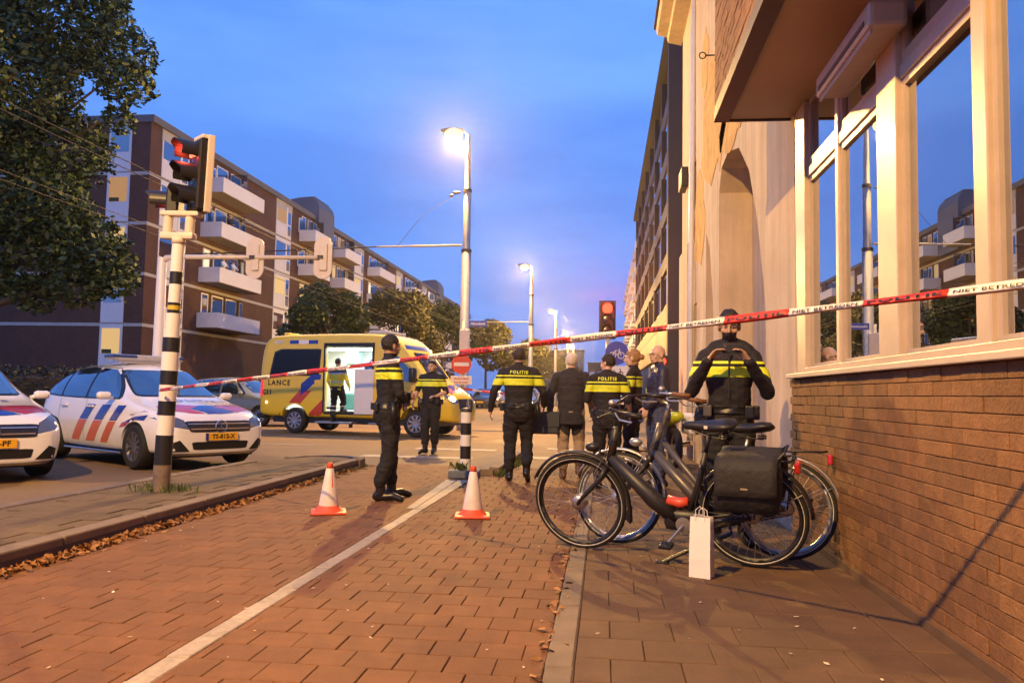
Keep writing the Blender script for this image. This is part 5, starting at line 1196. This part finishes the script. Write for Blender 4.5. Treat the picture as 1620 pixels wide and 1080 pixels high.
def bicycle(label, fr, rr, lean, R, WB, kind, steer=0.):
    """fr, rr = wheel contact points; x axis of the bicycle runs from rear to front"""
    f = Vector((*fr, 0)); r = Vector((*rr, 0)); d = (f-r).normalized(); mid = (f+r)/2
    t = thing('bicycle', label, 'bicycle', tuple(mid+Vector((0, 0, .012))), math.atan2(d.y, d.x), 'bicycles parked by the wall'); t.rotation_euler = (lean, 0, math.atan2(d.y, d.x))
    e = kind == 'e'; fm = m_bikeblk if e else m_bikegry; h = WB/2
    bb = (-h+.46, 0, .29); hd0 = (h-.26, 0, .68); hd1 = (h-.33, 0, .95); seat0 = (-h+.30, 0, .80 if e else .72)
    bike_wheel(t, -h, R, e, hub_r=.045); 
    # steering assembly is a part that turns about the head tube
    st = bike_wheel(t, h, R, e, hub_r=.05 if e else .045)
    q = MB()
    dt = .062 if e else .040
    q.tube([(hd0[0]-.01, 0, hd0[2]+.05), (.05, 0, .42), (bb[0]+.06, 0, .30)], [dt*.62, dt, dt*.95] if e else [.036, .044, .042], 12)
    if not e: q.tube([(hd1[0]-.015, 0, hd1[2]-.14), (-.02, 0, .47), (bb[0]+.08, 0, .36)], [.024, .024, .024], 10)
    q.build('down_tube', fm if e else m_bikegry, t, smooth=True)
    MB().tube([hd0, hd1], [.032, .028], 12).build('head_tube', fm, t, smooth=True)
    MB().tube([bb, (bb[0]-.10, 0, .56), seat0], [.026, .024, .020], 10).build('seat_tube', fm, t, smooth=True)
    q = MB()
    for s_ in (-1, 1): q.tube([(bb[0]-.03, s_*.03, .29), (-h, s_*.065, R)], .013, 8); q.tube([(-h, s_*.065, R), (seat0[0]-.045, s_*.025, .62)], .010, 8)
    q.build('stays', fm, t, smooth=True)
    MB().box(bb[0]-.11, bb[0]+.16, -.055, .055, .215, .375, .045).build('motor_case' if e else 'crank_case', fm, t, smooth=True)
    if e: MB().tube([(bb[0]-.02, 0, .43), (bb[0]+.04, 0, .415), (bb[0]+.13, 0, .435)], [.034, .040, .034], 12).build('orange_joint', m_orange, t, smooth=True)
    # chain case
    q = MB(); n = 12; pr = [(bb[0]+.11*cos(a), .29+.11*sin(a)) for a in [rad(-90+180*k/n) for k in range(n+1)]]+[(-h+.055*cos(a), R+.055*sin(a)-.0) for a in [rad(90+180*k/n) for k in range(n+1)]]
    q.prism(pr, -.085, -.055, 'y'); q.build('chain_case', m_bikeblk, t)
    q = MB()
    for s_, a in ((1, rad(-50)), (-1, rad(130))):
        px, pz = bb[0]+.17*cos(a), .29+.17*sin(a); q.tube([(bb[0], s_*.10, .29), (px, s_*.115, pz)], .010, 8)
    cr_ = q.build('crank', m_alu, t)
    for s_, a in ((1, rad(-50)), (-1, rad(130))):
        px, pz = bb[0]+.17*cos(a), .29+.17*sin(a); MB().box(px-.045, px+.045, s_*.125-(.0 if s_ > 0 else .09), s_*.125+(.09 if s_ > 0 else 0.), pz-.012, pz+.012, .004).build('pedal', m_black, cr_)
    MB().lathe([(.055, .087), (.055, .092), (.03, .095), (.001, .095)], 24, 'y', (bb[0], 0, .29)).build('chain_ring', m_alu, t)
    # fork
    q = MB(); q.tube([(hd0[0]+.005, 0, hd0[2]+.02), (hd0[0]+.03, 0, hd0[2]-.05)], .03, 10)
    for s_ in (-1, 1): q.tube([(hd0[0]+.03, s_*.02, hd0[2]-.03), (hd0[0]+.06, s_*.052, hd0[2]-.10), (h-.03, s_*.055, R+.04), (h, s_*.052, R)], [.022, .019, .015, .012], 8)
    q.build('fork', m_bikeblk, t, smooth=True)
    # stem and bar
    sx, sz = hd1[0]-.02, hd1[2]
    hz = 1.10 if e else 1.13
    MB().tube([(sx, 0, sz-.02), (sx-.035, 0, hz-.03), (sx+.03, 0, hz)], [.016, .016, .02], 10).build('stem', m_bikeblk if e else m_alu, t, smooth=True)
    hb = MB()
    for s_ in (-1, 1): hb.tube([(sx+.03, 0, hz), (sx+.03, s_*.09, hz+.01), (sx-.02, s_*.20, hz+.04), (sx-.15, s_*.29, hz+.03)], .0115, 8)
    hb = hb.build('handlebar', m_bikeblk if e else m_alu, t, smooth=True)
    for s_ in (-1, 1):
        MB().tube([(sx-.13, s_*.283, hz+.03), (sx-.27, s_*.315, hz+.015)], [.017, .018], 10).build('grip', mat('grip_brown', (.16, .07, .03), .6) if not e else m_black, hb, smooth=True)
        MB().tube([(sx-.06, s_*.235, hz+.02), (sx-.10, s_*.27, hz-.02), (sx-.2, s_*.315, hz-.025)], .007, 6).build('brake_lever', m_alu, hb)
        q = MB(); q.tube([(sx-.05, s_*.22, hz+.03), (sx+.10, s_*.18, hz-.03), (sx+.06, s_*.05, hz-.20), (hd0[0]+.04, s_*.02, hd0[2])], .0035, 5); q.build('cable', m_black, hb)
    MB().box(sx-.01, sx+.05, -.05, .05, hz+.02, hz+.05, .012).build('display', m_glassdark if e else m_kit, hb)
    MB().ball((sx-.02, .17, hz+.075), (.028, .028, .022)).build('bell', m_alu, hb, smooth=True)
    if not e: MB().box(sx-.06, sx-.02, .12, .16, hz+.03, hz+.07, .01).build('blue_clip', mat('blue_plastic', (.12, .30, .55), .4), hb)
    lx = hd0[0]+.10
    MB().tube([(lx-.06, 0, hd0[2]+.06), (lx, 0, hd0[2]+.10)], .010, 6).ball((lx+.03, 0, hd0[2]+.115), (.055, .034, .034)).build('front_lamp', m_black if e else m_alu, t, smooth=True)
    fender(t, h, R, 25, 190 if e else 200, m_bikeblk if e else m_alu); fender(t, -h, R, -8 if e else 5, 0+178, m_bikeblk if e else m_alu)
    if e: MB().prism([(h-R-.035, R-.02), (h-R-.022, R+.0), (h-R+.01, R-.09), (h-R-.03, R-.13)], -.03, .03, 'y').build('mud_flap', m_black, t)
    q = MB()
    for s_ in (-1, 1): q.tube([(h, s_*.055, R), (h-.2, s_*.03, R+.33)], .0025, 5); q.tube([(-h, s_*.07, R), (-h-.33, s_*.03, R+.18)], .0025, 5)
    q.build('fender_struts', m_alu, t)
    # seat
    zs = .985 if e else .93; sxx = seat0[0]-.035
    MB().tube([seat0, (sxx, 0, zs-.06)], .0145, 8).build('seat_post', m_alu if not e else m_bikeblk, t, smooth=True)
    def sr(x, w, z, hh): return [(sxx+x, w*cos(k*pi/8), zs+z+hh*sin(k*pi/8)*(1 if k < 9 else .9)) for k in range(16)]
    sad = MB().loft([sr(.19, .012, .0, .012), sr(.17, .024, .0, .028), sr(.08, .036, -.002, .035), sr(-.02, .075, .0, .042), sr(-.10, .112, .012, .042), sr(-.16, .105, .018, .034), sr(-.185, .06, .016, .012)]).build('saddle', m_black, t, smooth=True)
    if e: MB().box(sxx-.005, sxx+.02, .078, .0795, zs+.0, zs+.022, .0005).build('saddle_mark', m_white, sad)
    q = MB()
    for s_ in (-1, 1):
        q.torus(.022, .006, 14, 5, 'z', (sxx-.10, s_*.05, zs-.05)); q.torus(.022, .006, 14, 5, 'z', (sxx-.10, s_*.05, zs-.066))
        q.tube([(sxx-.10, s_*.05, zs-.03), (sxx-.10, s_*.05, zs-.075), (sxx, s_*.02, zs-.07), (sxx+.12, s_*.015, zs-.03)], .005, 6)
    q.build('saddle_spring', m_darksteel, sad)
    # rear carrier
    q = MB(); zc = .775
    for s_ in (-1, 1):
        q.tube([(-h+.18, s_*.05, zc), (-h-.10, s_*.065, zc), (-h-.26, s_*.065, zc+.005), (-h-.285, s_*.03, zc+.01)], .0075, 6); q.tube([(-h-.02, s_*.07, R), (-h-.06, s_*.07, zc)], .007, 6)
    for x in (.1, -.05, -.2): q.tube([(-h+x, -.065, zc), (-h+x, .065, zc)], .005, 6)
    q.build('carrier', m_bikeblk, t, smooth=True)
    MB().box(-h-.325, -h-.285, -.045, .045, zc-.085, zc-.01, .012).build('tail_lamp', mat('bike_tail_red', (.45, .02, .015), .2, coat=.6), t)
    # kickstand on the left side
    ln = 1 if e else 1
    q = MB(); q.tube([(bb[0]-.06, .06, .27), (bb[0]-.10, .13, .16), (bb[0]+.13, .20, .050)], [.016, .015, .014], 8).box(bb[0]+.09, bb[0]+.18, .18, .22, .035, .056, .004); q.build('kickstand', m_bikeblk, t)
    # lock
    MB().torus(.09, .011, 24, 6, 'x', (-h+.33, 0, .62)).build('ring_lock', m_black, t)
    return t
b1 = bicycle('black electric bicycle in front with pannier bags and orange frame joint', (-.14, 6.17), (1.05, 5.74), rad(-13), .365, 1.265, 'e')
b2 = bicycle('grey bicycle with silver mudguards standing behind the black bicycle', (.13, 6.42), (1.305, 6.03), rad(4), .355, 1.26, 'g')
# pannier bags hang over the black bicycle's carrier
dx = Vector((-.14-1.05, 6.17-5.74)).normalized(); c = Vector((1.05, 5.74))
t = thing('pannier_bag', 'black double pannier bag over the rear carrier of the black bicycle', 'bag', (1.05, 5.74, .012)); t.rotation_euler = (rad(-13), 0, math.atan2(dx.y, dx.x))
def pann(s_, nm):
    rg = []
    for z, hx, y0, y1, xo in ((.44, .205, .075, .165, .02), (.46, .215, .072, .195, .02), (.60, .22, .072, .215, .0), (.72, .215, .072, .20, -.01), (.79, .20, .072, .16, -.01), (.805, .19, .08, .13, -.01)):
        ring = []
        for k in range(20):
            a = 2*pi*k/20; ca, sa = cos(a), sin(a)
            ring.append((xo+hx*math.copysign(abs(ca)**.45, ca), s_*((y0+y1)/2+(y1-y0)/2*math.copysign(abs(sa)**.5, sa)+.008*noise.noise(Vector((ca*3, z*9, s_)))), z))
        rg.append(ring)
    return MB().loft(rg).build(nm, m_canvas, t, smooth=True)
for s_ in (-1, 1):
    pb = pann(s_, 'bag')
    rg = []
    for y, z in ((.02, .812), (.10, .818), (.19, .80), (.222, .74), (.232, .62), (.230, .575)): rg.append([(x, s_*y, z+(.004*noise.noise(Vector((x*9, z*5, 0))))) for x in np.linspace(-.20, .20, 9)]+[(x, s_*(y-.008), z-.008) for x in np.linspace(.20, -.20, 9)])
    MB().loft(rg).build('flap', m_canvas, t, smooth=True)
    MB().box(-.015, .03, s_*.236-.002, s_*.236+.002, .625, .637).build('flap_tag', mat('tag_gold', (.4, .33, .2), .4), pb)
MB().box(-.2, .2, -.07, .07, .795, .812, .006).build('bridge', m_canvas, t); MB().tube([(-.19, .12, .80), (-.23, .1, .84), (-.23, -.1, .84), (-.19, -.12, .80)], .010, 6).build('carry_handle', m_black, t)

# paper bag
t = thing('paper_bag', 'white paper bag standing in front of the black bicycle', 'bag', (.645, 5.37, .008), rad(-24)); m_paper = mat('white_paper', (.80, .76, .74), .75, var=.04, scale=6, bump=.15, bscale=9)
def br_(z, w, d): return [(-w, -d, z), (w, -d, z), (w, -d*.1, z), (w, d, z), (-w, d, z), (-w, d*.1, z)]
q = MB(); rg = [br_(0, .070, .045), br_(.12, .069, .047), br_(.26, .068, .040), br_(.385, .066, .034)]
for i, (px, inn) in enumerate(((.0, 0), (.004, -.002), (.006, -.012), (.0, -.02))):
    rg[i][2] = (rg[i][2][0]+inn, rg[i][2][1], rg[i][2][2]); rg[i][5] = (rg[i][5][0]-inn, rg[i][5][1], rg[i][5][2])
q.loft(rg, False); q.add(rg[0], [tuple(range(6))]); o = q.build('body', m_paper, t); o.modifiers.new('thick', 'SOLIDIFY').thickness = .0015
MB().tube([(-.03, -.036, .36), (-.028, -.04, .43), (0, -.045, .455), (.028, -.04, .43), (.03, -.036, .36)], .003, 6).build('handle', m_paper, t); MB().tube([(-.03, .034, .36), (-.026, .03, .42), (0, .02, .44), (.026, .03, .42), (.03, .034, .36)], .003, 6).build('handle', m_paper, t)
MB().box(-.05, .02, -.02, .0, .25, .40, .004).box(.0, .05, .0, .02, .2, .385, .004).build('contents', mat('contents_grey', (.30, .27, .27), .5, var=.3), t)

# ------------------------------------------------------------------ cones, bollard, signals
m_cone_o = mat('cone_orange', (.75, .10, .035), .45, var=.08, scale=14, bump=.1); m_cone_w = mat('cone_white', (.70, .60, .54), .5, var=.16, scale=9)
def cone(label, loc, rz, lean):
    t = thing('traffic_cone', label, 'traffic cone', loc, rz, 'traffic cones on the cycle path')
    MB().box(-.165, .165, -.165, .165, 0, .022, .008).lathe([(.145, .018), (.115, .045), (.095, .075)], 24, cap=True).build('base', m_cone_o, t, auto=40)
    MB().lathe([(.0965, .07), (.036, .420), (.034, .422)], 28).build('reflective_sleeve', m_cone_w, t, smooth=True)
    MB().lathe([(.034, .418), (.027, .465), (.023, .475), (.012, .476)], 24, cap=True).build('tip', m_cone_o, t, smooth=True)
    return t
c1 = cone('scuffed traffic cone left of the standing officer, red streak down the sleeve', (-2.60, 7.46, .006), rad(20), 0)
MB().loft([[((.0965-.0605*(.044*k)/.35)*cos(a)*1.012, (.0965-.0605*(.044*k)/.35)*sin(a)*1.012, .07+.044*k) for a in (-1.4+.04*k, -1.0)] for k in range(4, 9)], False, False).build('red_streak', m_cone_o, c1)
cone('traffic cone in front of the striped bollard', (-1.22, 7.54, .006), rad(8), 0)

t = thing('bollard', 'black and white banded bollard on a stone block at the path end', 'bollard', (-1.90, 11.02, 0), rad(4))
MB().box(-.22, .20, -.17, .17, 0, .105, .015).build('base_block', mat('block_blue_grey', (.13, .15, .18), .8, var=.2, scale=9), t)
z = .105
for k, (hh, m) in enumerate(((.155, m_white), (.175, m_black), (.155, m_white), (.165, m_black), (.15, m_white))):
    MB().lathe([(.075, z), (.075, z+hh)], 24).build('band', m, t, smooth=True); z += hh
MB().lathe([(.075, z), (.082, z+.005), (.082, z+.035), (.05, z+.055), (.001, z+.058)], 24).build('cap', m_darksteel, t, smooth=True)
q = MB(); r_ = random.Random(3)
for _ in range(46):
    a = r_.uniform(0, 6.28); l = r_.uniform(.06, .16); x, y = -.04+r_.gauss(0, .05), -.12+r_.gauss(0, .02); w = .014
    q.add([(x, y, .105), (x+cos(a)*l*.4-sin(a)*w, y+sin(a)*l*.4+cos(a)*w, .105+l*.6), (x+cos(a)*l*.7, y+sin(a)*l*.7, .105+l*.9), (x+cos(a)*l*.4+sin(a)*w, y+sin(a)*l*.4-cos(a)*w, .105+l*.6)], [(0, 1, 2, 3)])
tag(q.build('weed_clump', m_grass), 'green weeds growing at the foot of the banded bollard', 'weeds', kind='stuff').location = (-1.90, 11.02, 0)

m_sigw = mat('signal_cream', (.66, .58, .49), .45, var=.06); m_redlit = emat('red_signal_lit', (1, .10, .05), 6); m_off = mat('unlit_lens', (.03, .02, .015), .2, coat=.5)
def signal_head(parent, loc, rz, lit=0, n=3, r=.10, hood=.20, name='signal_head', frame=True, sym=False, lm=None, tilt=0):
    """lenses face local -y"""
    o = MB().box(-r-.03, r+.03, 0, .13, 0, n*.235+.03, .02).build(name, m_black, parent); o.location = loc; o.rotation_euler = (0, tilt, rz)
    for k in range(n):
        z = .03+.235*(n-1-k)+.105
        MB().lathe([(.001, -.012), (r*.6, -.010), (r*.92, 0)], 24, 'y', (0, 0, z)).build('lens', (lm or m_redlit) if k == lit and not sym else m_off, o, smooth=True)
        rg = []
        for dd in (0, hood):
            rg.append([((r+.006)*cos(rad(a)), -dd*(1 if -60 < a-90 < 60 else .75), z+(r+.006)*sin(rad(a))) for a in range(-30, 211, 15)]+[((r-.001)*cos(rad(a)), -dd*(1 if -60 < a-90 < 60 else .75), z+(r-.001)*sin(rad(a))) for a in range(210, -31, -15)])
        MB().loft(rg).build('hood', m_black, o, smooth=False)
        if sym and k == lit:
            q = MB()
            for s_ in (-1, 1): q.torus(.028, .006, 18, 5, 'y', (s_*.042, -.016, z-.02))
            q.tube([(-.042, -.016, z-.02), (-.015, -.016, z+.03), (.025, -.016, z+.03), (.042, -.016, z-.02)], .006, 5).tube([(-.015, -.016, z+.03), (.0, -.016, z-.02), (.025, -.016, z+.03)], .006, 5).tube([(.025, -.016, z+.03), (.03, -.016, z+.055), (.015, -.016, z+.06)], .005, 5).tube([(-.03, -.016, z+.045), (-.005, -.016, z+.045)], .007, 5); q.build('bicycle_symbol', m_redlit, o)
    return o
# left signal on striped pole, leaning a little
t = thing('traffic_signal', 'striped pole traffic signal with red bicycle light on the left island', 'traffic signal', (-4.46, 7.72, .12)); t.rotation_euler = (0, rad(1.6), 0)
MB().lathe([(.085, 0), (.085, .27)], 20).build('rusty_foot', mat('bare_metal_foot', (.22, .16, .12), .7, .3, var=.5, scale=9), t, smooth=True)
z = .27
for k, (hh, m) in enumerate(((.30, m_black), (.20, m_white), (.145, m_black), (.165, m_white), (.145, m_black), (.19, m_white), (.15, m_black), (.25, m_white), (.035, m_black), (.045, mat('yellow_band', (.60, .45, .04), .4)), (.03, m_black), (.19, m_white), (.13, m_black), (.34, m_white))):
    rr = .085 if k < 7 else (.072 if k < 8 else .062)
    MB().lathe([(rr, z), (rr, z+hh)], 22).build('band', m, t, smooth=True); z += hh
zb = z
MB().tube([(0, 0, zb-.05), (0, 0, zb+.02)], .07, 14).build('collar', m_sigw, t, smooth=True)
q = MB(); q.box(-.19, .17, -.05, .05, zb+.0, zb+.07, .015)
for s_ in (-1, 1): q.tube([(s_*.12-.01, 0, zb+.04), (s_*.12-.01, 0, zb+.24)], .05, 12)
q.box(-.20, .22, -.06, .06, zb+.24, zb+.29, .01); q.build('bracket', m_sigw, t, auto=40)
sh_ = signal_head(t, (.12, -.03, zb+.30), rad(-40), 0, 3, .105, .22, sym=True)
q = MB(); q.box(.138, .165, .075, .15, -.02, .79, .01).box(-.16, .138, .132, .15, -.02, .75, .005).box(-.10, .138, .02, .15, .745, .79, .012); o = q.build('back_board', m_sigw, sh_)
for o in sh_.children:
    if o.name.startswith('lens'): pass
o = signal_head(t, (-.20, .10, zb+.28), rad(-75), 0, 1, .10, .22, name='second_signal_head')
ld = bpy.data.lights.new('red_glow', 'POINT'); ld.energy = 5; ld.color = (1, .06, .03); ld.shadow_soft_size = .03; lo = bpy.data.objects.new('red_glow', ld); COL.objects.link(lo); lo.parent = sh_; lo.location = (0, -.08, .60)
ld = bpy.data.lights.new('red_glow', 'POINT'); ld.energy = 1.2; ld.color = (1, .06, .03); ld.shadow_soft_size = .03; lo = bpy.data.objects.new('red_glow', ld); COL.objects.link(lo); lo.parent = o; lo.location = (0, -.08, .14)

# mast arm with two signal backs
t = thing('mast_arm_signal', 'white mast with horizontal arm carrying two round ended signal backs', 'traffic signal', (-8.27, 14.0, 0))
MB().lathe([(.11, 0), (.10, 1.5), (.085, 3.45), (.07, 3.6)], 16).build('mast', m_white, t, smooth=True)
MB().tube([(0, 0, 3.5), (.08, 0, 3.60), (.3, 0, 3.62), (3.05, 0, 3.60)], [.06, .055, .045, .035], 10).build('arm', m_sigw, t, smooth=True)
def backplate(x):
    pr = [(x+.17*cos(a), 3.60+.22+.17*sin(a)) for a in [rad(k*15) for k in range(13)]]+[(x+.17*cos(a), 3.60-.22+.17*sin(a)) for a in [rad(180+k*15) for k in range(13)]]
    b = MB().prism(pr, .02, .05, 'y').build('back_board', m_sigw, t); MB().box(x-.06, x+.09, -.02, .02, 3.36, 3.86, .02).build('signal_case', m_sigw, b); MB().box(x-.03, x+.06, .05, .14, 3.36, 3.86, .02).build('housing', m_black, b)
    MB().box(x-.08, x+.02, -.05, -.02, 3.58, 3.64).build('clamp', m_darksteel, b)
backplate(1.81); backplate(3.12)

# post with no entry sign, signal back and street name plate
m_signred = mat('sign_red', (.60, .04, .025), .4, var=.03); m_signblue = mat('sign_blue', (.025, .05, .38), .4, var=.03)
t = thing('sign_post', 'post with no entry disc, white signal back and blue street name plate', 'sign', (-4.26, 23.9, 0))
MB().cyl((0, 0, 0), (0, 0, 3.35), .045, n=12).build('post', m_steel, t, smooth=True)
d_ = MB().cyl((-.03, -.075, 2.04), (-.03, -.055, 2.04), .30, n=40).build('no_entry_disc', m_signred, t); MB().box(-.26, .20, -.079, -.0755, 1.98, 2.09).build('white_bar', m_white, d_)
p_ = MB().box(-.36, .30, -.07, -.05, 1.42, 1.68, .01).build('sub_plate', m_white, t)
place_text('uitgezonderd', .085, m_signred, 'plate_text', p_, (-.03, -.072, 1.60), (pi/2, 0, 0)); place_text('bus en tram', .085, m_signred, 'plate_text', p_, (-.03, -.072, 1.49), (pi/2, 0, 0))
sb = MB().box(-.12, .20, -.05, .05, 2.42, 3.10, .03).build('signal_back', m_sigw, t)
for k in range(3): MB().box(.20, .24, -.03, .03, 2.52+k*.22, 2.57+k*.22).build('hood_edge', m_sigw, sb)
n_ = MB().box(.17, .72, -.04, -.02, 3.18, 3.37, .006).build('street_name_plate', m_signblue, t); place_text('Allsmedewal', .10, m_white, 'name_lettering', n_, (.445, -.0425, 3.275), (pi/2, 0, 0), sx=.88)
# right signal beside the group
t = thing('traffic_signal', 'red traffic signal on a grey pole above the group of officers', 'traffic signal', (.10, 20.1, 0))
MB().cyl((0, 0, 0), (0, 0, 2.75), .06, n=14).build('pole', m_sigw, t, smooth=True)
s_ = signal_head(t, (-.02, -.09, 2.62), 0, 0, 3, .125, .14, lm=emat('red_signal_bright', (1, .035, .014), 6)); s_.scale = (1.1, 1, 1.2)
MB().box(-.19, .19, .13, .15, -.03, .78, .01).build('back_board', m_darksteel, s_)
ld = bpy.data.lights.new('red_beam', 'SPOT'); ld.energy = 5000; ld.color = (1, .04, .05); ld.spot_size = rad(15); ld.spot_blend = .5; ld.shadow_soft_size = .10; lo = bpy.data.objects.new('red_beam', ld); COL.objects.link(lo); lo.parent = s_; lo.location = (0, -.16, .60); lo.rotation_euler = (rad(90), 0, pi)
t = thing('cycle_sign', 'round blue bicycle sign with white plate beside the red signal', 'sign', (.32, 19.9, 0))
MB().cyl((0, 0, 0), (0, 0, 2.5), .035, n=10).build('post', m_steel, t)
d_ = MB().cyl((0, -.06, 2.22), (0, -.045, 2.22), .29, n=36).build('disc', m_signblue, t); q = MB()
for s2 in (-1, 1): q.torus(.075, .012, 20, 5, 'y', (s2*.105, -.064, 2.16))
q.tube([(-.105, -.064, 2.16), (-.04, -.064, 2.28), (.07, -.064, 2.28), (.105, -.064, 2.16)], .011, 5).tube([(-.04, -.064, 2.28), (0, -.064, 2.16), (.07, -.064, 2.28), (.06, -.064, 2.33)], .011, 5); q.build('bicycle_symbol', m_white, d_)
p_ = MB().box(-.26, .26, -.06, -.045, 1.62, 1.90, .01).build('sub_plate', m_white, t); q = MB()
for s2 in (-1, 1): q.torus(.05, .012, 16, 5, 'y', (s2*.10, -.063, 1.71))
q.tube([(-.10, -.063, 1.71), (-.08, -.063, 1.80), (.0, -.063, 1.72), (.10, -.063, 1.71), (.08, -.063, 1.84)], .012, 5); q.build('scooter_symbol', m_black, p_)
t = thing('traffic_signal', 'low red signal on a black and white pole by the stucco corner', 'traffic signal', (1.32, 17.4, 0))
z = 0
for k in range(8): MB().lathe([(.06, z), (.06, z+.19)], 16).build('band', (m_white, m_black)[k % 2], t, smooth=True); z += .19
s_ = signal_head(t, (-.08, -.09, 1.55), 0, 0, 2, .09, .12, lm=emat('red_signal_bright', (1, .035, .014), 6)); MB().box(-.13, .13, .13, .15, -.2, .5, .01).build('back_board', m_sigw, s_)
ld = bpy.data.lights.new('red_glow', 'POINT'); ld.energy = 10; ld.color = (1, .07, .05); ld.shadow_soft_size = .06; lo = bpy.data.objects.new('red_glow', ld); COL.objects.link(lo); lo.parent = s_; lo.location = (0, -.14, .40)

# ------------------------------------------------------------------ cordon tape
m_tr = mat('tape_red', (.62, .045, .03), .4, var=.08, scale=20, bump=.2, bscale=40); m_tw = mat('tape_white', (.78, .72, .68), .4, var=.06, scale=20, bump=.2, bscale=40)
def tape(label, a, b, seg, wd, sag=.0, tw=0., txt=True, start=0, n_sub=6):
    a, b = Vector(a), Vector(b); Lt = (b-a).length; d = (b-a).normalized(); n = int(Lt/seg)+1
    t = thing('cordon_tape', label, 'tape', tuple(a)); side = Vector((0, 0, 1)).cross(d).normalized()
    def pt(s): u = min(1, s/Lt); return d*s+Vector((0, 0, -sag*4*u*(1-u)))
    def fr(s):
        th = .35*sin(s*2.1)+.25*sin(s*5.3+1)+tw; up = (Vector((0, 0, 1))*cos(th)+side*sin(th)); return up
    for k in range(n):
        s0, s1 = k*seg, min(Lt, (k+1)*seg)
        if s1-s0 < .01: continue
        rg = []
        for j in range(n_sub+1):
            s = s0+(s1-s0)*j/n_sub; p = pt(s); up = fr(s); w = wd*(.5+.09*sin(s*7)); nn = d.cross(up).normalized()
            rg.append([tuple(p+up*w+nn*.004), tuple(p+up*w*.3-nn*.003), tuple(p-up*w*.4+nn*.003), tuple(p-up*w-nn*.005), tuple(p-up*w*.4+nn*.0045), tuple(p+up*w*.3-nn*.0015)])
        red = (k+start) % 2 == 0
        o = MB().loft(rg).build('tape_section', m_tr if red else m_tw, t, smooth=True)
        if txt:
            me = text_mesh('POLITIE' if red else 'NIET BETREDEN', .019 if not red else .022, 0, True, 1.05); me.materials.clear(); me.materials.append(m_black)
            xs = [v.co.x for v in me.vertices]; x0, x1 = min(xs), max(xs)
            for v in me.vertices:
                s = s0+(s1-s0)*(.06+.88*(v.co.x-x0)/(x1-x0)); up = fr(s); nn = d.cross(up).normalized(); sg = 1 if nn.y < 0 else -1
                v.co = pt(s)+up*(v.co.y*.9-.002)+nn*sg*.0062
            link('tape_lettering', me, o)
    return t
TA, TB = (-4.42, 7.55, 1.145), (1.655, 2.48, 1.575)
tape('red and white cordon tape stretched across the street from the signal pole to the building', TA, TB, .292, .031, .0, .25, start=0)
tape('short far strip of red and white tape beyond the bollard beside the sign post', (-4.2, 23.8, 1.30), (-1.9, 22.0, 1.15), .4, .06, .04, 0, False)

# neighbours watching from two balconies
for lb, x, y, z, c in (('neighbour in dark clothes leaning on the second highest balcony', -27.15, 54.6, 12.0, m_jack), ('neighbour in a white top on the third balcony, left of two', -27.15, 53.9, 8.8, m_white), ('neighbour in a pale top on the third balcony, right of two', -27.1, 55.3, 8.8, m_whitep)):
    figure('person', lb, (x, y, z), rad(-100), 1.72, dict(elL=(-.27, .15, 1.2), elR=(.27, .15, 1.2), wrL=(-.1, .35, 1.15), wrR=(.1, .35, 1.15)), dict(shirt=c), skin=0, hair=h_brown, bands=False, belt=False, vox=.02, fingers=False, group='neighbours on the balconies')
# ------------------------------------------------------------------ thin forward-scattering haze, added to give the lamps halos
q = MB().box(-162, 162, -32, 424, -1.1, 23.5)
hz = q.build('halo_haze'); hz['kind'] = 'stuff'
hm = bpy.data.materials.new('halo_haze'); hm.use_nodes = True; t_ = hm.node_tree; t_.nodes.clear()
ho = t_.nodes.new('ShaderNodeOutputMaterial'); pv_ = t_.nodes.new('ShaderNodeVolumePrincipled'); pv_.inputs['Density'].default_value = .00034; pv_.inputs['Color'].default_value = (.97, .97, .97, 1); pv_.inputs['Anisotropy'].default_value = .86
t_.links.new(pv_.outputs[0], ho.inputs['Volume']); hz.data.materials.append(hm)
SC.cycles.volume_bounces = 0
